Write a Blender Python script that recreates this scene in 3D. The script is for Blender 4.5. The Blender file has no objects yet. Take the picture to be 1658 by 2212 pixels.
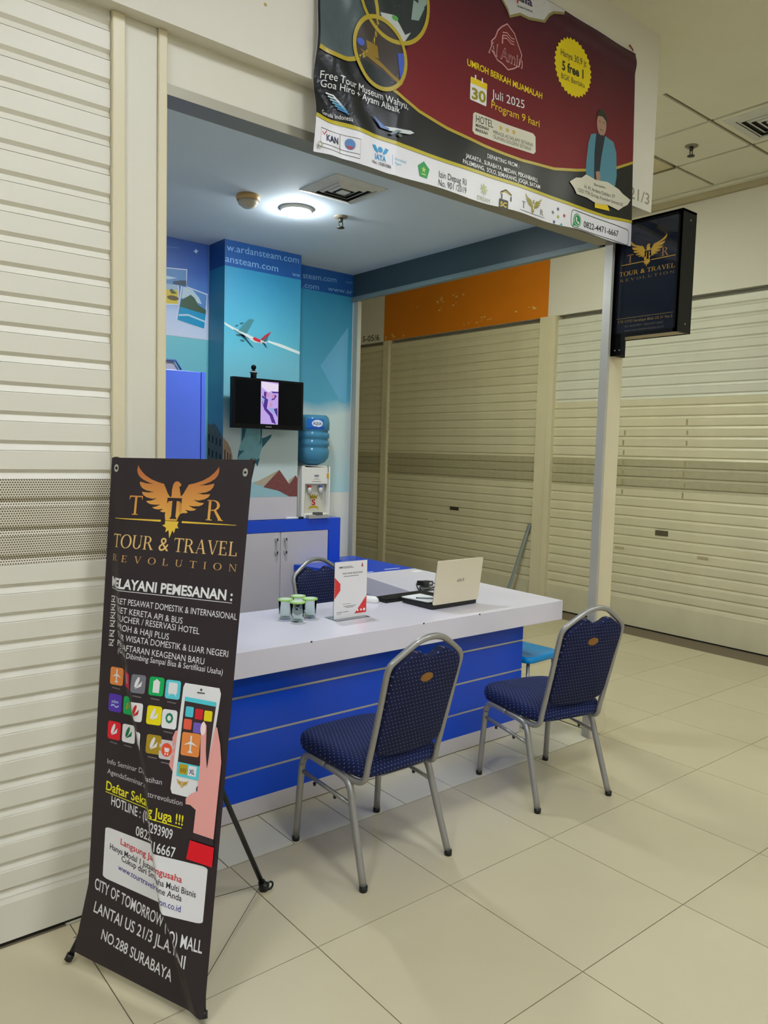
import bpy, bmesh, math, random
from mathutils import Vector, Matrix, noise
from mathutils.geometry import tessellate_polygon
random.seed(7)
scene = bpy.context.scene
col = scene.collection
# ------------------------------------------------------------------ camera
cam_d = bpy.data.cameras.new('camera')
cam_d.sensor_fit = 'HORIZONTAL'; cam_d.sensor_width = 36.0
cam_d.lens = 36.0 * 1650.7 / 1658.0
cam_d.clip_start = 0.05; cam_d.clip_end = 100
cam = bpy.data.objects.new('camera', cam_d); col.objects.link(cam)
RM = Matrix(((0.77469915, 0.02882472, -0.63167266),
             (-0.63174731, 0.07815737, -0.7712242),
             (0.02713955, 0.99652424, 0.07875839)))
cam.matrix_world = Matrix.Translation((0, 0, 1.62)) @ RM.to_4x4()
scene.camera = cam
# ------------------------------------------------------------------ world, exposure
W = bpy.data.worlds.new('mall_air'); scene.world = W; W.use_nodes = True
W.node_tree.nodes['Background'].inputs[0].default_value = (0.80, 0.78, 0.70, 1)
W.node_tree.nodes['Background'].inputs[1].default_value = 0.05
vs = scene.view_settings
vs.view_transform = 'Standard'; vs.look = 'None'; vs.gamma = 1.0; vs.use_curve_mapping = False
vs.exposure = -0.2
# strength of the ceiling lamps: (x, y, power, colour)
LAMP_FRONT = (0.90, 0.95, 1.04)
LAMP_SIDE = (0.95, 1.0, 0.84)
CORRIDOR_LAMPS = [(-1.0, 0.9, 56), (1.5, 0.55, 38), (3.2, 0.2, 26), (-3.2, -1.2, 30), (-0.9, -1.6, 30), (1.4, -1.6, 30), (3.9, -2.0, 28), (-0.9, -3.9, 30), (2.2, -3.9, 30)]  # all out of view; the rows behind the camera are added as fill
SIDE_LAMPS = [(4.26, 4.35, 56), (5.0, 0.2, 28)]  # the second is added, out of view, to light the right shutter lower down
SHOP_LAMP_POWER = 27
# ------------------------------------------------------------------ materials
def lin(c):
    o = []
    for v in c[:3]:
        v /= 255.0
        o.append(v/12.92 if v <= 0.04045 else ((v+0.055)/1.055)**2.4)
    return (o[0], o[1], o[2], 1.0)
MATS = {}
def mat(name, rgb, rough=0.5, metal=0.0, spec=0.5, var=0.0, vscale=8.0, bump=0.0, bscale=60.0, coat=0.0, emit=None, estr=0.0, trans=0.0, ior=1.45, alpha=1.0, obvar=0.0):
    if name in MATS: return MATS[name]
    m = bpy.data.materials.new(name); m.use_nodes = True
    nt = m.node_tree; b = nt.nodes['Principled BSDF']
    b.inputs['Base Color'].default_value = lin(rgb)
    b.inputs['Roughness'].default_value = rough
    b.inputs['Metallic'].default_value = metal
    b.inputs['Specular IOR Level'].default_value = spec
    b.inputs['Coat Weight'].default_value = coat
    b.inputs['IOR'].default_value = ior
    if trans: b.inputs['Transmission Weight'].default_value = trans
    if alpha < 1: b.inputs['Alpha'].default_value = alpha
    if emit:
        b.inputs['Emission Color'].default_value = lin(emit); b.inputs['Emission Strength'].default_value = estr
    if var or bump or obvar:
        tc = nt.nodes.new('ShaderNodeTexCoord')
    if var or obvar:
        hs = nt.nodes.new('ShaderNodeHueSaturation'); hs.inputs['Color'].default_value = lin(rgb)
        nt.links.new(hs.outputs['Color'], b.inputs['Base Color'])
        src = None
        if var:
            nz = nt.nodes.new('ShaderNodeTexNoise'); nz.inputs['Scale'].default_value = vscale; nz.inputs['Detail'].default_value = 4
            nt.links.new(tc.outputs['Object'], nz.inputs['Vector'])
            mr = nt.nodes.new('ShaderNodeMapRange'); mr.inputs[1].default_value = 0.3; mr.inputs[2].default_value = 0.7
            mr.inputs[3].default_value = 1-var; mr.inputs[4].default_value = 1+var
            nt.links.new(nz.outputs['Fac'], mr.inputs[0]); src = mr.outputs[0]
        if obvar:
            oi = nt.nodes.new('ShaderNodeObjectInfo'); m2 = nt.nodes.new('ShaderNodeMapRange')
            m2.inputs[3].default_value = 1-obvar; m2.inputs[4].default_value = 1+obvar
            nt.links.new(oi.outputs['Random'], m2.inputs[0])
            if src:
                mu = nt.nodes.new('ShaderNodeMath'); mu.operation = 'MULTIPLY'
                nt.links.new(src, mu.inputs[0]); nt.links.new(m2.outputs[0], mu.inputs[1]); src = mu.outputs[0]
            else: src = m2.outputs[0]
        nt.links.new(src, hs.inputs['Value'])
    if bump:
        n2 = nt.nodes.new('ShaderNodeTexNoise'); n2.inputs['Scale'].default_value = bscale; n2.inputs['Detail'].default_value = 3
        nt.links.new(tc.outputs['Object'], n2.inputs['Vector'])
        bp = nt.nodes.new('ShaderNodeBump'); bp.inputs['Strength'].default_value = bump; bp.inputs['Distance'].default_value = 0.01
        nt.links.new(n2.outputs['Fac'], bp.inputs['Height']); nt.links.new(bp.outputs['Normal'], b.inputs['Normal'])
    MATS[name] = m
    return m
def math_node(nt, op, a, b=None):
    n = nt.nodes.new('ShaderNodeMath'); n.operation = op
    for i, v in enumerate((a, b)):
        if v is None: continue
        if isinstance(v, (int, float)): n.inputs[i].default_value = v
        else: nt.links.new(v, n.inputs[i])
    return n.outputs[0]
def dot_mat(name, base, dot, axes, pitch, rad, rough=0.8, aspect=1.0, spec=0.3, var=0.0, third=None):
    """a staggered grid of small dots: woven flecks or punched holes"""
    m = bpy.data.materials.new(name); m.use_nodes = True; nt = m.node_tree; b = nt.nodes['Principled BSDF']
    tc = nt.nodes.new('ShaderNodeTexCoord'); sp = nt.nodes.new('ShaderNodeSeparateXYZ')
    nt.links.new(tc.outputs['Object'], sp.inputs[0])
    au, av = sp.outputs[axes[0]], sp.outputs[axes[1]]
    if third:
        au = math_node(nt, 'ADD', au, math_node(nt, 'MULTIPLY', sp.outputs[third], 0.55)); av = math_node(nt, 'ADD', av, sp.outputs[third])
    u = math_node(nt, 'DIVIDE', au, pitch); v = math_node(nt, 'DIVIDE', av, pitch*aspect)
    fv = math_node(nt, 'FLOOR', v); sh = math_node(nt, 'MULTIPLY', fv, 0.5); u2 = math_node(nt, 'ADD', u, sh)
    du = math_node(nt, 'SUBTRACT', math_node(nt, 'FRACT', u2), 0.5); dv = math_node(nt, 'SUBTRACT', math_node(nt, 'FRACT', v), 0.5)
    dv = math_node(nt, 'MULTIPLY', dv, aspect)
    r2 = math_node(nt, 'ADD', math_node(nt, 'MULTIPLY', du, du), math_node(nt, 'MULTIPLY', dv, dv))
    lt = math_node(nt, 'LESS_THAN', r2, rad*rad)
    mx = nt.nodes.new('ShaderNodeMix'); mx.data_type = 'RGBA'
    mx.inputs[6].default_value = lin(base); mx.inputs[7].default_value = lin(dot)
    nt.links.new(lt, mx.inputs[0]); nt.links.new(mx.outputs[2], b.inputs['Base Color'])
    if var:
        nz = nt.nodes.new('ShaderNodeTexNoise'); nz.inputs['Scale'].default_value = 14; nt.links.new(tc.outputs['Object'], nz.inputs['Vector'])
        mm = nt.nodes.new('ShaderNodeMapRange'); mm.inputs[3].default_value = 1-var; mm.inputs[4].default_value = 1+var
        nt.links.new(nz.outputs['Fac'], mm.inputs[0])
        hs = nt.nodes.new('ShaderNodeHueSaturation'); nt.links.new(mx.outputs[2], hs.inputs['Color']); nt.links.new(mm.outputs[0], hs.inputs['Value'])
        nt.links.new(hs.outputs[0], b.inputs['Base Color'])
    b.inputs['Roughness'].default_value = rough; b.inputs['Specular IOR Level'].default_value = spec
    MATS[name] = m
    return m
def ramp_mat(name, stops, axis, lo, hi, wobble=0.0, wscale=2.0, rough=0.45, spec=0.4):
    """printed wall paper: a printed colour gradient along one axis with a cloud-like edge"""
    m = bpy.data.materials.new(name); m.use_nodes = True; nt = m.node_tree; b = nt.nodes['Principled BSDF']
    tc = nt.nodes.new('ShaderNodeTexCoord'); sp = nt.nodes.new('ShaderNodeSeparateXYZ'); nt.links.new(tc.outputs['Object'], sp.inputs[0])
    t = math_node(nt, 'DIVIDE', math_node(nt, 'SUBTRACT', sp.outputs[axis], lo), hi-lo)
    if wobble:
        nz = nt.nodes.new('ShaderNodeTexNoise'); nz.inputs['Scale'].default_value = wscale; nz.inputs['Detail'].default_value = 5
        nt.links.new(tc.outputs['Object'], nz.inputs['Vector'])
        t = math_node(nt, 'ADD', t, math_node(nt, 'MULTIPLY', math_node(nt, 'SUBTRACT', nz.outputs['Fac'], 0.5), wobble))
    cr = nt.nodes.new('ShaderNodeValToRGB'); e = cr.color_ramp.elements
    while len(e) < len(stops): e.new(0.5)
    for i, (p, c) in enumerate(stops): e[i].position = p; e[i].color = lin(c)
    nt.links.new(t, cr.inputs[0]); nt.links.new(cr.outputs[0], b.inputs['Base Color'])
    b.inputs['Roughness'].default_value = rough; b.inputs['Specular IOR Level'].default_value = spec
    MATS[name] = m
    return m
def ink(rgb, rough=0.45): return mat('ink_%d_%d_%d' % rgb, rgb, rough=rough, spec=0.35)
# ------------------------------------------------------------------ objects
def put(o, parent=None):
    col.objects.link(o)
    if parent is not None: o.parent = parent
    return o
def tag(o, label=None, cat=None, group=None, kind=None):
    if label: o['label'] = label
    if cat: o['category'] = cat
    if group: o['group'] = group
    if kind: o['kind'] = kind
    return o
def thing(name, label, cat, loc=(0, 0, 0), rz=0.0, group=None):
    o = bpy.data.objects.new(name, None); o.empty_display_size = 0.1; col.objects.link(o)
    o.location = loc; o.rotation_euler = (0, 0, rz)
    return tag(o, label, cat, group)
class MB:
    """collects faces of one part"""
    def __init__(s, off=(0, 0, 0)): s.v = []; s.f = []; s.off = Vector(off); s.sm = []
    def add(s, vs, fs, smooth=False):
        n = len(s.v); s.v += [Vector(p)-s.off for p in vs]
        s.f += [tuple(i+n for i in f) for f in fs]; s.sm += [smooth]*len(fs); return s
    def box(s, x0, x1, y0, y1, z0, z1):
        return s.add([(x0,y0,z0),(x1,y0,z0),(x1,y1,z0),(x0,y1,z0),(x0,y0,z1),(x1,y0,z1),(x1,y1,z1),(x0,y1,z1)],
                     [(0,3,2,1),(4,5,6,7),(0,1,5,4),(1,2,6,5),(2,3,7,6),(3,0,4,7)])
    def obox(s, M, sx, sy, sz):
        vs = [M @ Vector((x*sx/2, y*sy/2, z*sz/2)) for z in (-1,1) for x, y in ((-1,-1),(1,-1),(1,1),(-1,1))]
        return s.add(vs, [(0,3,2,1),(4,5,6,7),(0,1,5,4),(1,2,6,5),(2,3,7,6),(3,0,4,7)])
    def prism(s, pts, fn, h0, h1):
        """polygon pts (2d) extruded; fn(u,v,h)->3d"""
        n = len(pts); lo = [fn(u, v, h0) for u, v in pts]; hi = [fn(u, v, h1) for u, v in pts]
        tri = tessellate_polygon([[Vector((u, v, 0)) for u, v in pts]])
        fs = [tuple(t) for t in tri] + [tuple(i+n for i in t) for t in tri] + [(i, (i+1) % n, (i+1) % n+n, i+n) for i in range(n)]
        return s.add(lo+hi, fs)
    def tube(s, pts, r, n=10, cap=True, closed=False):
        P = [Vector(p) for p in pts]; rs = r if isinstance(r, (list, tuple)) else [r]*len(P)
        vs = []; fs = []; up = None
        for i, p in enumerate(P):
            d = (P[min(i+1, len(P)-1)]-P[max(i-1, 0)])
            if closed: d = P[(i+1) % len(P)]-P[i-1]
            d.normalize()
            if up is None:
                up = d.cross(Vector((0, 0, 1)))
                if up.length < 1e-3: up = d.cross(Vector((0, 1, 0)))
                up.normalize()
            else:
                up = (up - d*up.dot(d))
                up.normalize()
            w = d.cross(up)
            for k in range(n):
                a = 2*math.pi*k/n; vs.append(p+up*math.cos(a)*rs[i]+w*math.sin(a)*rs[i])
        m = len(P)
        for i in range(m if closed else m-1):
            for k in range(n):
                a = i*n+k; b = i*n+(k+1) % n; j = ((i+1) % m)*n
                fs.append((a, b, j+(k+1) % n, j+k))
        s.add(vs, fs, True)
        if cap and not closed:
            s.add(vs[:n], [tuple(range(n))]); s.add(vs[-n:], [tuple(range(n))])
        return s
    def lathe(s, prof, c=(0, 0, 0), n=24, ax=None):
        """prof: list of (r,z); revolve about z through c"""
        vs = []; fs = []; c = Vector(c)
        for r, z in prof:
            for k in range(n):
                a = 2*math.pi*k/n; q = Vector((r*math.cos(a), r*math.sin(a), z))
                vs.append(c + (ax @ q if ax else q))
        for i in range(len(prof)-1):
            for k in range(n): fs.append((i*n+k, i*n+(k+1) % n, (i+1)*n+(k+1) % n, (i+1)*n+k))
        s.add(vs, fs, True)
        if prof[0][0] > 1e-5: s.add(vs[:n], [tuple(range(n))])
        if prof[-1][0] > 1e-5: s.add(vs[-n:], [tuple(range(n))])
        return s
    def rings(s, rings, cap0=True, cap1=True, smooth=True):
        n = len(rings[0]); vs = [p for r in rings for p in r]; fs = []
        for i in range(len(rings)-1):
            for k in range(n): fs.append((i*n+k, i*n+(k+1) % n, (i+1)*n+(k+1) % n, (i+1)*n+k))
        s.add(vs, fs, smooth)
        for ok, r in ((cap0, rings[0]), (cap1, rings[-1])):
            if ok:
                c = sum((Vector(p) for p in r), Vector())/n
                s.add(list(r)+[c], [(k, (k+1) % n, n) for k in range(n)], smooth)
        return s
    def mesh(s, name, m=None, weld=True):
        me = bpy.data.meshes.new(name); me.from_pydata([tuple(v) for v in s.v], [], s.f)
        for p, q in zip(me.polygons, s.sm): p.use_smooth = q
        bm = bmesh.new(); bm.from_mesh(me)
        if weld: bmesh.ops.remove_doubles(bm, verts=bm.verts, dist=1e-5)
        bmesh.ops.recalc_face_normals(bm, faces=bm.faces)
        bm.to_mesh(me); bm.free()
        if m: me.materials.append(m)
        return me
    def build(s, name, m, parent=None, bevel=0.0, seg=2, weld=True):
        o = bpy.data.objects.new(name, s.mesh(name, m, weld)); put(o, parent)
        if bevel:
            md = o.modifiers.new('bevel', 'BEVEL'); md.width = bevel; md.segments = seg; md.limit_method = 'ANGLE'; md.angle_limit = math.radians(40)
        return o
def struct(name, mb, m, parent=None, bevel=0.0):
    o = mb.build(name, m, parent, bevel)
    if parent is None: o['kind'] = 'structure'
    return o
def box(name, m, parent, x0, x1, y0, y1, z0, z1, bevel=0.0, off=(0, 0, 0), seg=2):
    return MB(off).box(x0, x1, y0, y1, z0, z1).build(name, m, parent, bevel, seg)
def arc(c, r, a0, a1, n, plane='xz'):
    o = []
    for i in range(n+1):
        a = math.radians(a0+(a1-a0)*i/n); o.append((c[0]+r*math.cos(a), c[1]+r*math.sin(a)))
    return o
def rrect(u0, v0, u1, v1, r, n=5):
    return (arc((u1-r, v1-r), r, 0, 90, n)+arc((u0+r, v1-r), r, 90, 180, n)+arc((u0+r, v0+r), r, 180, 270, n)+arc((u1-r, v0+r), r, 270, 360, n))
def ell(cu, cv, ru, rv, n=28, rot=0.0):
    o = []; c, s_ = math.cos(rot), math.sin(rot)
    for i in range(n):
        a = 2*math.pi*i/n; x, y = ru*math.cos(a), rv*math.sin(a); o.append((cu+x*c-y*s_, cv+x*s_+y*c))
    return o
# ------------------------------------------------------------------ printing on surfaces
FONT = {}
def glyphs(s, bold=0.0):
    key = (s, bold)
    if key in FONT: return FONT[key]
    cu = bpy.data.curves.new('letters', 'FONT'); cu.body = s; cu.resolution_u = 3; cu.offset = bold
    ob = bpy.data.objects.new('letters', cu); col.objects.link(ob)
    dg = bpy.context.evaluated_depsgraph_get(); dg.update()
    me = bpy.data.meshes.new_from_object(ob.evaluated_get(dg))
    vs = [(v.co.x, v.co.y) for v in me.vertices]; fs = [tuple(p.vertices) for p in me.polygons]
    bpy.data.objects.remove(ob); bpy.data.curves.remove(cu); bpy.data.meshes.remove(me)
    FONT[key] = (vs, fs)
    return FONT[key]
def _ring(cx, cy, ro, so, ri, si, a0=0, a1=360, n=20):
    o = []
    for i in range(n):
        p = math.radians(a0+(a1-a0)*i/n); q = math.radians(a0+(a1-a0)*(i+1)/n)
        o.append([(cx+ro*math.cos(p), cy+so*math.sin(p)), (cx+ro*math.cos(q), cy+so*math.sin(q)),
                  (cx+ri*math.cos(q), cy+si*math.sin(q)), (cx+ri*math.cos(p), cy+si*math.sin(p))])
    return o
def _r(x0, y0, x1, y1): return [(x0, y0), (x1, y0), (x1, y1), (x0, y1)]
SERIF = {
 'T': (0.80, [_r(0, .93, .8, 1), [(0, .94), (0, .76), (.07, .94)], [(.8, .94), (.8, .76), (.73, .94)], _r(.335, 0, .465, 1), _r(.22, 0, .58, .045)]),
 'O': (0.96, _ring(.48, .5, .48, .52, .33, .47)),
 'U': (0.90, [_r(.08, .32, .21, 1), _r(.70, .32, .75, 1), _r(0, .955, .3, 1), _r(.6, .955, .85, 1)] + _ring(.415, .32, .335, .33, .205, .275, 180, 360, 12)),
 'R': (0.88, [_r(.08, 0, .21, 1), _r(0, 0, .31, .045), _r(0, .955, .3, 1), [(.36, .5), (.49, .5), (.85, 0), (.66, 0)], _r(.62, 0, .88, .045)] + _ring(.3, .735, .36, .265, .22, .215, -90, 90, 12) + [_r(.2, .47, .3, .52), _r(.2, .95, .3, 1)]),
 'A': (0.90, [[(.06, 0), (.11, 0), (.45, 1), (.41, 1)], [(.65, 0), (.80, 0), (.50, 1), (.38, 1)], _r(.22, .33, .66, .38), _r(0, 0, .22, .045), _r(.58, 0, .88, .045)]),
 'V': (0.88, [[(.05, 1), (.20, 1), (.50, 0), (.40, 0)], [(.74, 1), (.79, 1), (.50, 0), (.44, 0)], _r(0, .955, .3, 1), _r(.64, .955, .88, 1)]),
 'E': (0.74, [_r(.08, 0, .21, 1), _r(0, 0, .62, .05), _r(0, .95, .6, 1), _r(.2, .49, .48, .54), _r(.57, 0, .64, .22), _r(.54, .8, .60, 1), _r(.45, .42, .49, .61)]),
 'L': (0.72, [_r(.08, 0, .21, 1), _r(0, 0, .62, .05), _r(0, .955, .3, 1), _r(.58, 0, .65, .25)]),
 'I': (0.34, [_r(.10, 0, .23, 1), _r(0, 0, .33, .045), _r(0, .955, .33, 1)]),
 'N': (0.94, [_r(.10, 0, .15, 1), _r(.76, 0, .81, 1), [(.06, 1), (.2, 1), (.81, 0), (.72, 0)], _r(0, 0, .25, .045), _r(.66, .955, .92, 1)]),
 ' ': (0.34, []),
}
class Print:
    """flat print lying on a surface S(u,v,h)"""
    def __init__(s, S, parent, step=0.0004, maxlen=None): s.S = S; s.parent = parent; s.step = step; s.maxlen = maxlen
    def faces(s, name, vs, fs, m, layer):
        bm = bmesh.new(); bv = [bm.verts.new((u, v, 0)) for u, v in vs]
        for f in fs:
            if len(set(f)) < 3: continue
            try: bm.faces.new([bv[i] for i in f])
            except ValueError: pass
        if s.maxlen:
            bmesh.ops.triangulate(bm, faces=bm.faces)
            for _ in range(7):
                es = [e for e in bm.edges if (e.verts[0].co-e.verts[1].co).length > s.maxlen]
                if not es: break
                bmesh.ops.subdivide_edges(bm, edges=es, cuts=1)
                bmesh.ops.triangulate(bm, faces=bm.faces)
        for v in bm.verts: v.co = s.S(v.co.x, v.co.y, layer*s.step)
        me = bpy.data.meshes.new(name); bm.to_mesh(me); bm.free(); me.materials.append(m)
        return put(bpy.data.objects.new(name, me), s.parent)
    def poly(s, name, pts, m, layer=1):
        tri = tessellate_polygon([[Vector((u, v, 0)) for u, v in pts]])
        return s.faces(name, pts, [tuple(t) for t in tri], m, layer)
    def polys(s, name, plist, m, layer=1):
        vs = []; fs = []
        for pts in plist:
            n = len(vs); vs += pts
            fs += [tuple(i+n for i in t) for t in tessellate_polygon([[Vector((u, v, 0)) for u, v in pts]])]
        return s.faces(name, vs, fs, m, layer)
    def band(s, name, pts, w, m, layer=1, closed=False):
        """a line of width w along pts"""
        n = len(pts); vs = []; fs = []
        for i in range(n):
            a = pts[i-1] if (i or closed) else pts[i]; b = pts[(i+1) % n] if (i < n-1 or closed) else pts[i]
            d = Vector((b[0]-a[0], b[1]-a[1])); d.normalize(); q = Vector((-d.y, d.x))*w/2
            vs += [(pts[i][0]+q.x, pts[i][1]+q.y), (pts[i][0]-q.x, pts[i][1]-q.y)]
        for i in range(n if closed else n-1):
            j = (i+1) % n; fs.append((2*i, 2*i+1, 2*j+1, 2*j))
        return s.faces(name, vs, fs, m, layer)
    def text(s, body, p0, p1, cap, m, layer=2, bold=0.0, shear=0.0, serif=False, name='lettering', track=0.0):
        if serif:
            vs = []; fs = []; x = 0; groups = []
            for ch in body:
                g0 = len(vs)
                if ch in SERIF:
                    adv, pl = SERIF[ch]
                    for pts in pl:
                        n = len(vs); vs += [(a+x, b) for a, b in pts]
                        fs += [tuple(i+n for i in t) for t in tessellate_polygon([[Vector((u, v, 0)) for u, v in pts]])]
                else:
                    gv, gf = glyphs(ch); w = max(a for a, b in gv); n = len(vs)
                    vs += [(a/0.70+x, b/0.70) for a, b in gv]; fs += [tuple(i+n for i in f) for f in gf]; adv = w/0.70
                x += adv + (0.07 if ch != ' ' else 0.02) + track
                if len(vs) > g0: groups.append((g0, len(vs)))
            ch_ = 1.0
        else:
            vs, fs = glyphs(body, bold); ch_ = max(b for a, b in glyphs('H', bold)[0])
        x0 = min(a for a, b in vs); x1 = max(a for a, b in vs)
        d = Vector((p1[0]-p0[0], p1[1]-p0[1])); L = d.length; d.normalize(); q = Vector((-d.y, d.x))
        kx = L/(x1-x0); ky = cap/ch_
        out = []
        for a, b in vs:
            X = (a-x0)*kx + b*ky*shear; Y = b*ky
            out.append((p0[0]+d.x*X+q.x*Y, p0[1]+d.y*X+q.y*Y))
        if not serif or track < 0.3: return s.faces(name, out, fs, m, layer)
        for a, b in groups:      # widely spaced letters stay single pieces
            s.faces('letter', out[a:b], [tuple(i-a for i in f) for f in fs if a <= f[0] < b], m, layer)
_W = [(830,410),(850,370),(875,325),(930,312),(1000,288),(1060,255),(1105,215),(1130,185),(1145,160),(1150,205),(1140,240),(1115,270),(1075,295),(1020,318),(975,330),(1050,325),(1115,310),(1108,340),(1085,368),(1045,388),(985,398),(955,398),(1020,408),(1085,403),(1070,430),(1035,450),(980,462),(930,458),(985,480),(1035,484),(1015,502),(985,512),(930,515),(890,510),(935,532),(970,538),(945,552),(910,556),(860,548),(890,570),(870,578),(840,578),(815,590),(795,560),(795,450)]
_B = [(720,430),(718,380),(725,330),(740,305),(765,298),(785,308),(803,325),(800,342),(785,345),(795,380),(805,420),(822,470),(830,560),(800,620),(790,650),(680,650),(670,600),(685,540),(690,470)]
_TL = [(680,655),(810,655),(800,690),(815,715),(785,715),(775,760),(757,735),(735,805),(720,735),(690,755),(695,715),(655,695),(680,685)]
def eagle(pr, cu, cv, sx, sy, gold, yellow, dark, layer=2):
    n = lambda pts, f=1: [((x-755)/390*sx*f+cu, (560-y)/390*sy+cv) for x, y in pts]
    pr.polys('eagle_emblem', [n(_W), n(_W, -1), n(_B)], gold, layer)
    pr.poly('eagle_tail', n(_TL), yellow, layer)
    pr.polys('emblem_letter', [n([(683,448),(822,448),(822,500),(808,478),(775,474),(775,612),(790,634),(718,634),(733,612),(733,474),(697,478),(683,500)])], dark, layer+1)
# ------------------------------------------------------------------ shared materials
CREAM = mat('cream_paint', (213, 210, 194), rough=0.45, var=0.02, vscale=3)
CREAM2 = mat('cream_enamel', (212, 203, 172), rough=0.35, var=0.02, vscale=5)
WHITEW = mat('white_wall_paint', (218, 214, 202), rough=0.7, var=0.015, vscale=2)
CEILM = mat('ceiling_board', (220, 217, 196), rough=0.85, var=0.02, vscale=3)
GAPM = mat('ceiling_gap', (120, 112, 84), rough=0.9)
SHOPC = mat('shop_ceiling_paint', (196, 209, 218), rough=0.8, var=0.02, vscale=2)
TILE = mat('polished_tile', (194, 184, 154), rough=0.22, spec=0.5, var=0.035, vscale=1.7, obvar=0.025)
TILEW = mat('white_tile', (214, 209, 186), rough=0.25, spec=0.5, var=0.03, vscale=3, obvar=0.015)
GROUT = mat('grout', (112, 100, 80), rough=0.9)
ALU = mat('brushed_aluminium', (186, 184, 174), rough=0.35, metal=0.35)
ALUD = mat('dull_aluminium', (150, 146, 130), rough=0.45, metal=0.6)
BLACK = mat('black_plastic', (16, 17, 18), rough=0.35)
BLACKM = mat('black_enamel', (8, 9, 10), rough=0.35, spec=0.15)
SLATW = mat('shutter_slat_white', (217, 214, 200), rough=0.38, var=0.015, vscale=4)
SLATY = mat('shutter_slat_cream', (206, 199, 168), rough=0.36, var=0.04, vscale=5, obvar=0.02)
SLATG = mat('shutter_slat_grey_white', (206, 205, 190), rough=0.36, var=0.03, vscale=5)
PERF = dot_mat('punched_steel', (212, 206, 186), (92, 84, 66), ('X', 'Z'), 0.0076, 0.33, rough=0.45)
PERFY = mat('punched_steel_far', (170, 163, 132), rough=0.5, var=0.06, vscale=20)
WHITE = mat('white_laminate', (228, 224, 236), rough=0.22, spec=0.5, var=0.01, vscale=6)
LAV = mat('pale_grey_laminate', (204, 198, 202), rough=0.35, var=0.02, vscale=6)
BLUE = mat('blue_laminate', (14, 74, 206), rough=0.28, spec=0.5, var=0.02, vscale=4)
TEAL = mat('slate_beam_paint', (46, 64, 70), rough=0.35)
# ------------------------------------------------------------------ floor
fl = struct('floor', MB().box(-5, 6.7, -5, 9.5, -0.08, -0.004), GROUT)
tm = MB().box(0.0018, 0.5982, 0.0018, 0.5982, -0.004, 0).mesh('floor_tile', TILE)
for i in range(-6, 8):
    for j in range(-4, 13):
        x = 1.969+0.6*i; y = 1.352+0.6*j
        if y > 2.5 and x < 3.7: continue
        if x+0.6 > 6.72: continue
        o = put(bpy.data.objects.new('floor_tile', tm), fl); o.location = (x, y, 0)
MB().box(-5, -1.633, -5, 2.5, -0.004, 0).build('floor_slab', TILE, fl)
MB().box(-1.631, 6.46, -5, -1.050, -0.004, 0).build('floor_slab', TILE, fl)
wm = MB().box(0.0022, 0.3004, 0.0022, 0.3004, -0.004, 0).mesh('white_floor_tile', TILEW)
for i in range(-1, 9):
    for j in range(0, 8):
        o = put(bpy.data.objects.new('white_floor_tile', wm), fl); o.location = (1.060+0.3026*i if i >= 0 else 0.757, 2.556+0.3026*j, 0)
# ------------------------------------------------------------------ walls
struct('wall_left', MB().box(-5.1, -5, -5, 9.5, 0, 4.0), WHITEW)
struct('wall_rear', MB().box(-5, 6.7, -5.1, -5, 0, 4.0), WHITEW)
struct('wall_far', MB().box(3.6, 6.7, 9.5, 9.6, 0, 4.0), WHITEW)
wr = struct('wall_right', MB().box(6.46, 6.72, -5, 9.5, 3.075, 4.0), WHITEW)
struct('wall_right_backing', MB().box(6.56, 6.72, -5, 9.5, 0, 3.075), CREAM)
struct('wall_right_front', MB().box(6.46, 6.56, -5, 1.2, 0, 3.075), CREAM)
wf = struct('wall_front', MB().box(-5, 3.93, 2.50, 2.63, 3.0, 3.955), WHITEW)
struct('wall_side_header', MB().box(3.70, 3.93, 2.63, 9.5, 3.01, 3.955), WHITEW)
struct('wall_neighbour', MB().box(3.60, 3.742, 5.06, 9.5, 0, 3.01), CREAM)
sl = struct('wall_shop_left', MB().box(1.0, 1.055, 2.72, 4.98, 0, 3.01), WHITEW)
wb = struct('wall_back', MB().box(1.0, 3.742, 4.98, 5.06, 0, 3.01), mat('wall_white_gloss', (222, 222, 214), rough=0.5, var=0.02))
wp = struct('wall_pillar', MB().box(2.455, 3.06, 4.75, 4.98, 1.112, 3.01), LAV)
struct('ceiling_shop', MB().box(1.0, 3.70, 2.63, 5.06, 3.01, 3.06), SHOPC)
# ceilings
ce = struct('ceiling', MB().box(-5, 6.72, -5, 9.6, 3.968, 4.02), GAPM)
MB().box(-5, 4.55, -5, 2.50, 3.955, 3.968).build('plaster_board', CEILM, ce)
MB().box(3.93, 4.55, 2.50, 9.5, 3.955, 3.968).build('plaster_board', CEILM, ce)
MB().box(4.55, 6.46, -5, 1.04, 3.955, 3.968).build('plaster_board', CEILM, ce)
MB().box(4.55, 5.141, 1.04, 2.841, 3.955, 3.968).build('plaster_board', CEILM, ce)
MB().box(4.55, 4.566, 2.841, 9.5, 3.955, 3.968).build('plaster_board', CEILM, ce)
pm = MB().box(0.014, 0.591, 0.014, 0.591, 0, 0.013).mesh('ceiling_panel', CEILM)
for i in range(3):
    for j in range(14):
        if i == 0 and j < 3: continue
        o = put(bpy.data.objects.new('ceiling_panel', pm), ce); o.location = (4.55+0.605*i, 1.04+0.605*j, 3.955)
MB().box(6.372, 6.46, 1.04, 9.5, 3.935, 3.968).build('edge_board', CEILM, ce)
struct('trim_1', MB().box(6.42, 6.46, -5, 9.5, 3.885, 3.935), mat('trim_shadow_paint', (170, 160, 130), rough=0.7))
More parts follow.
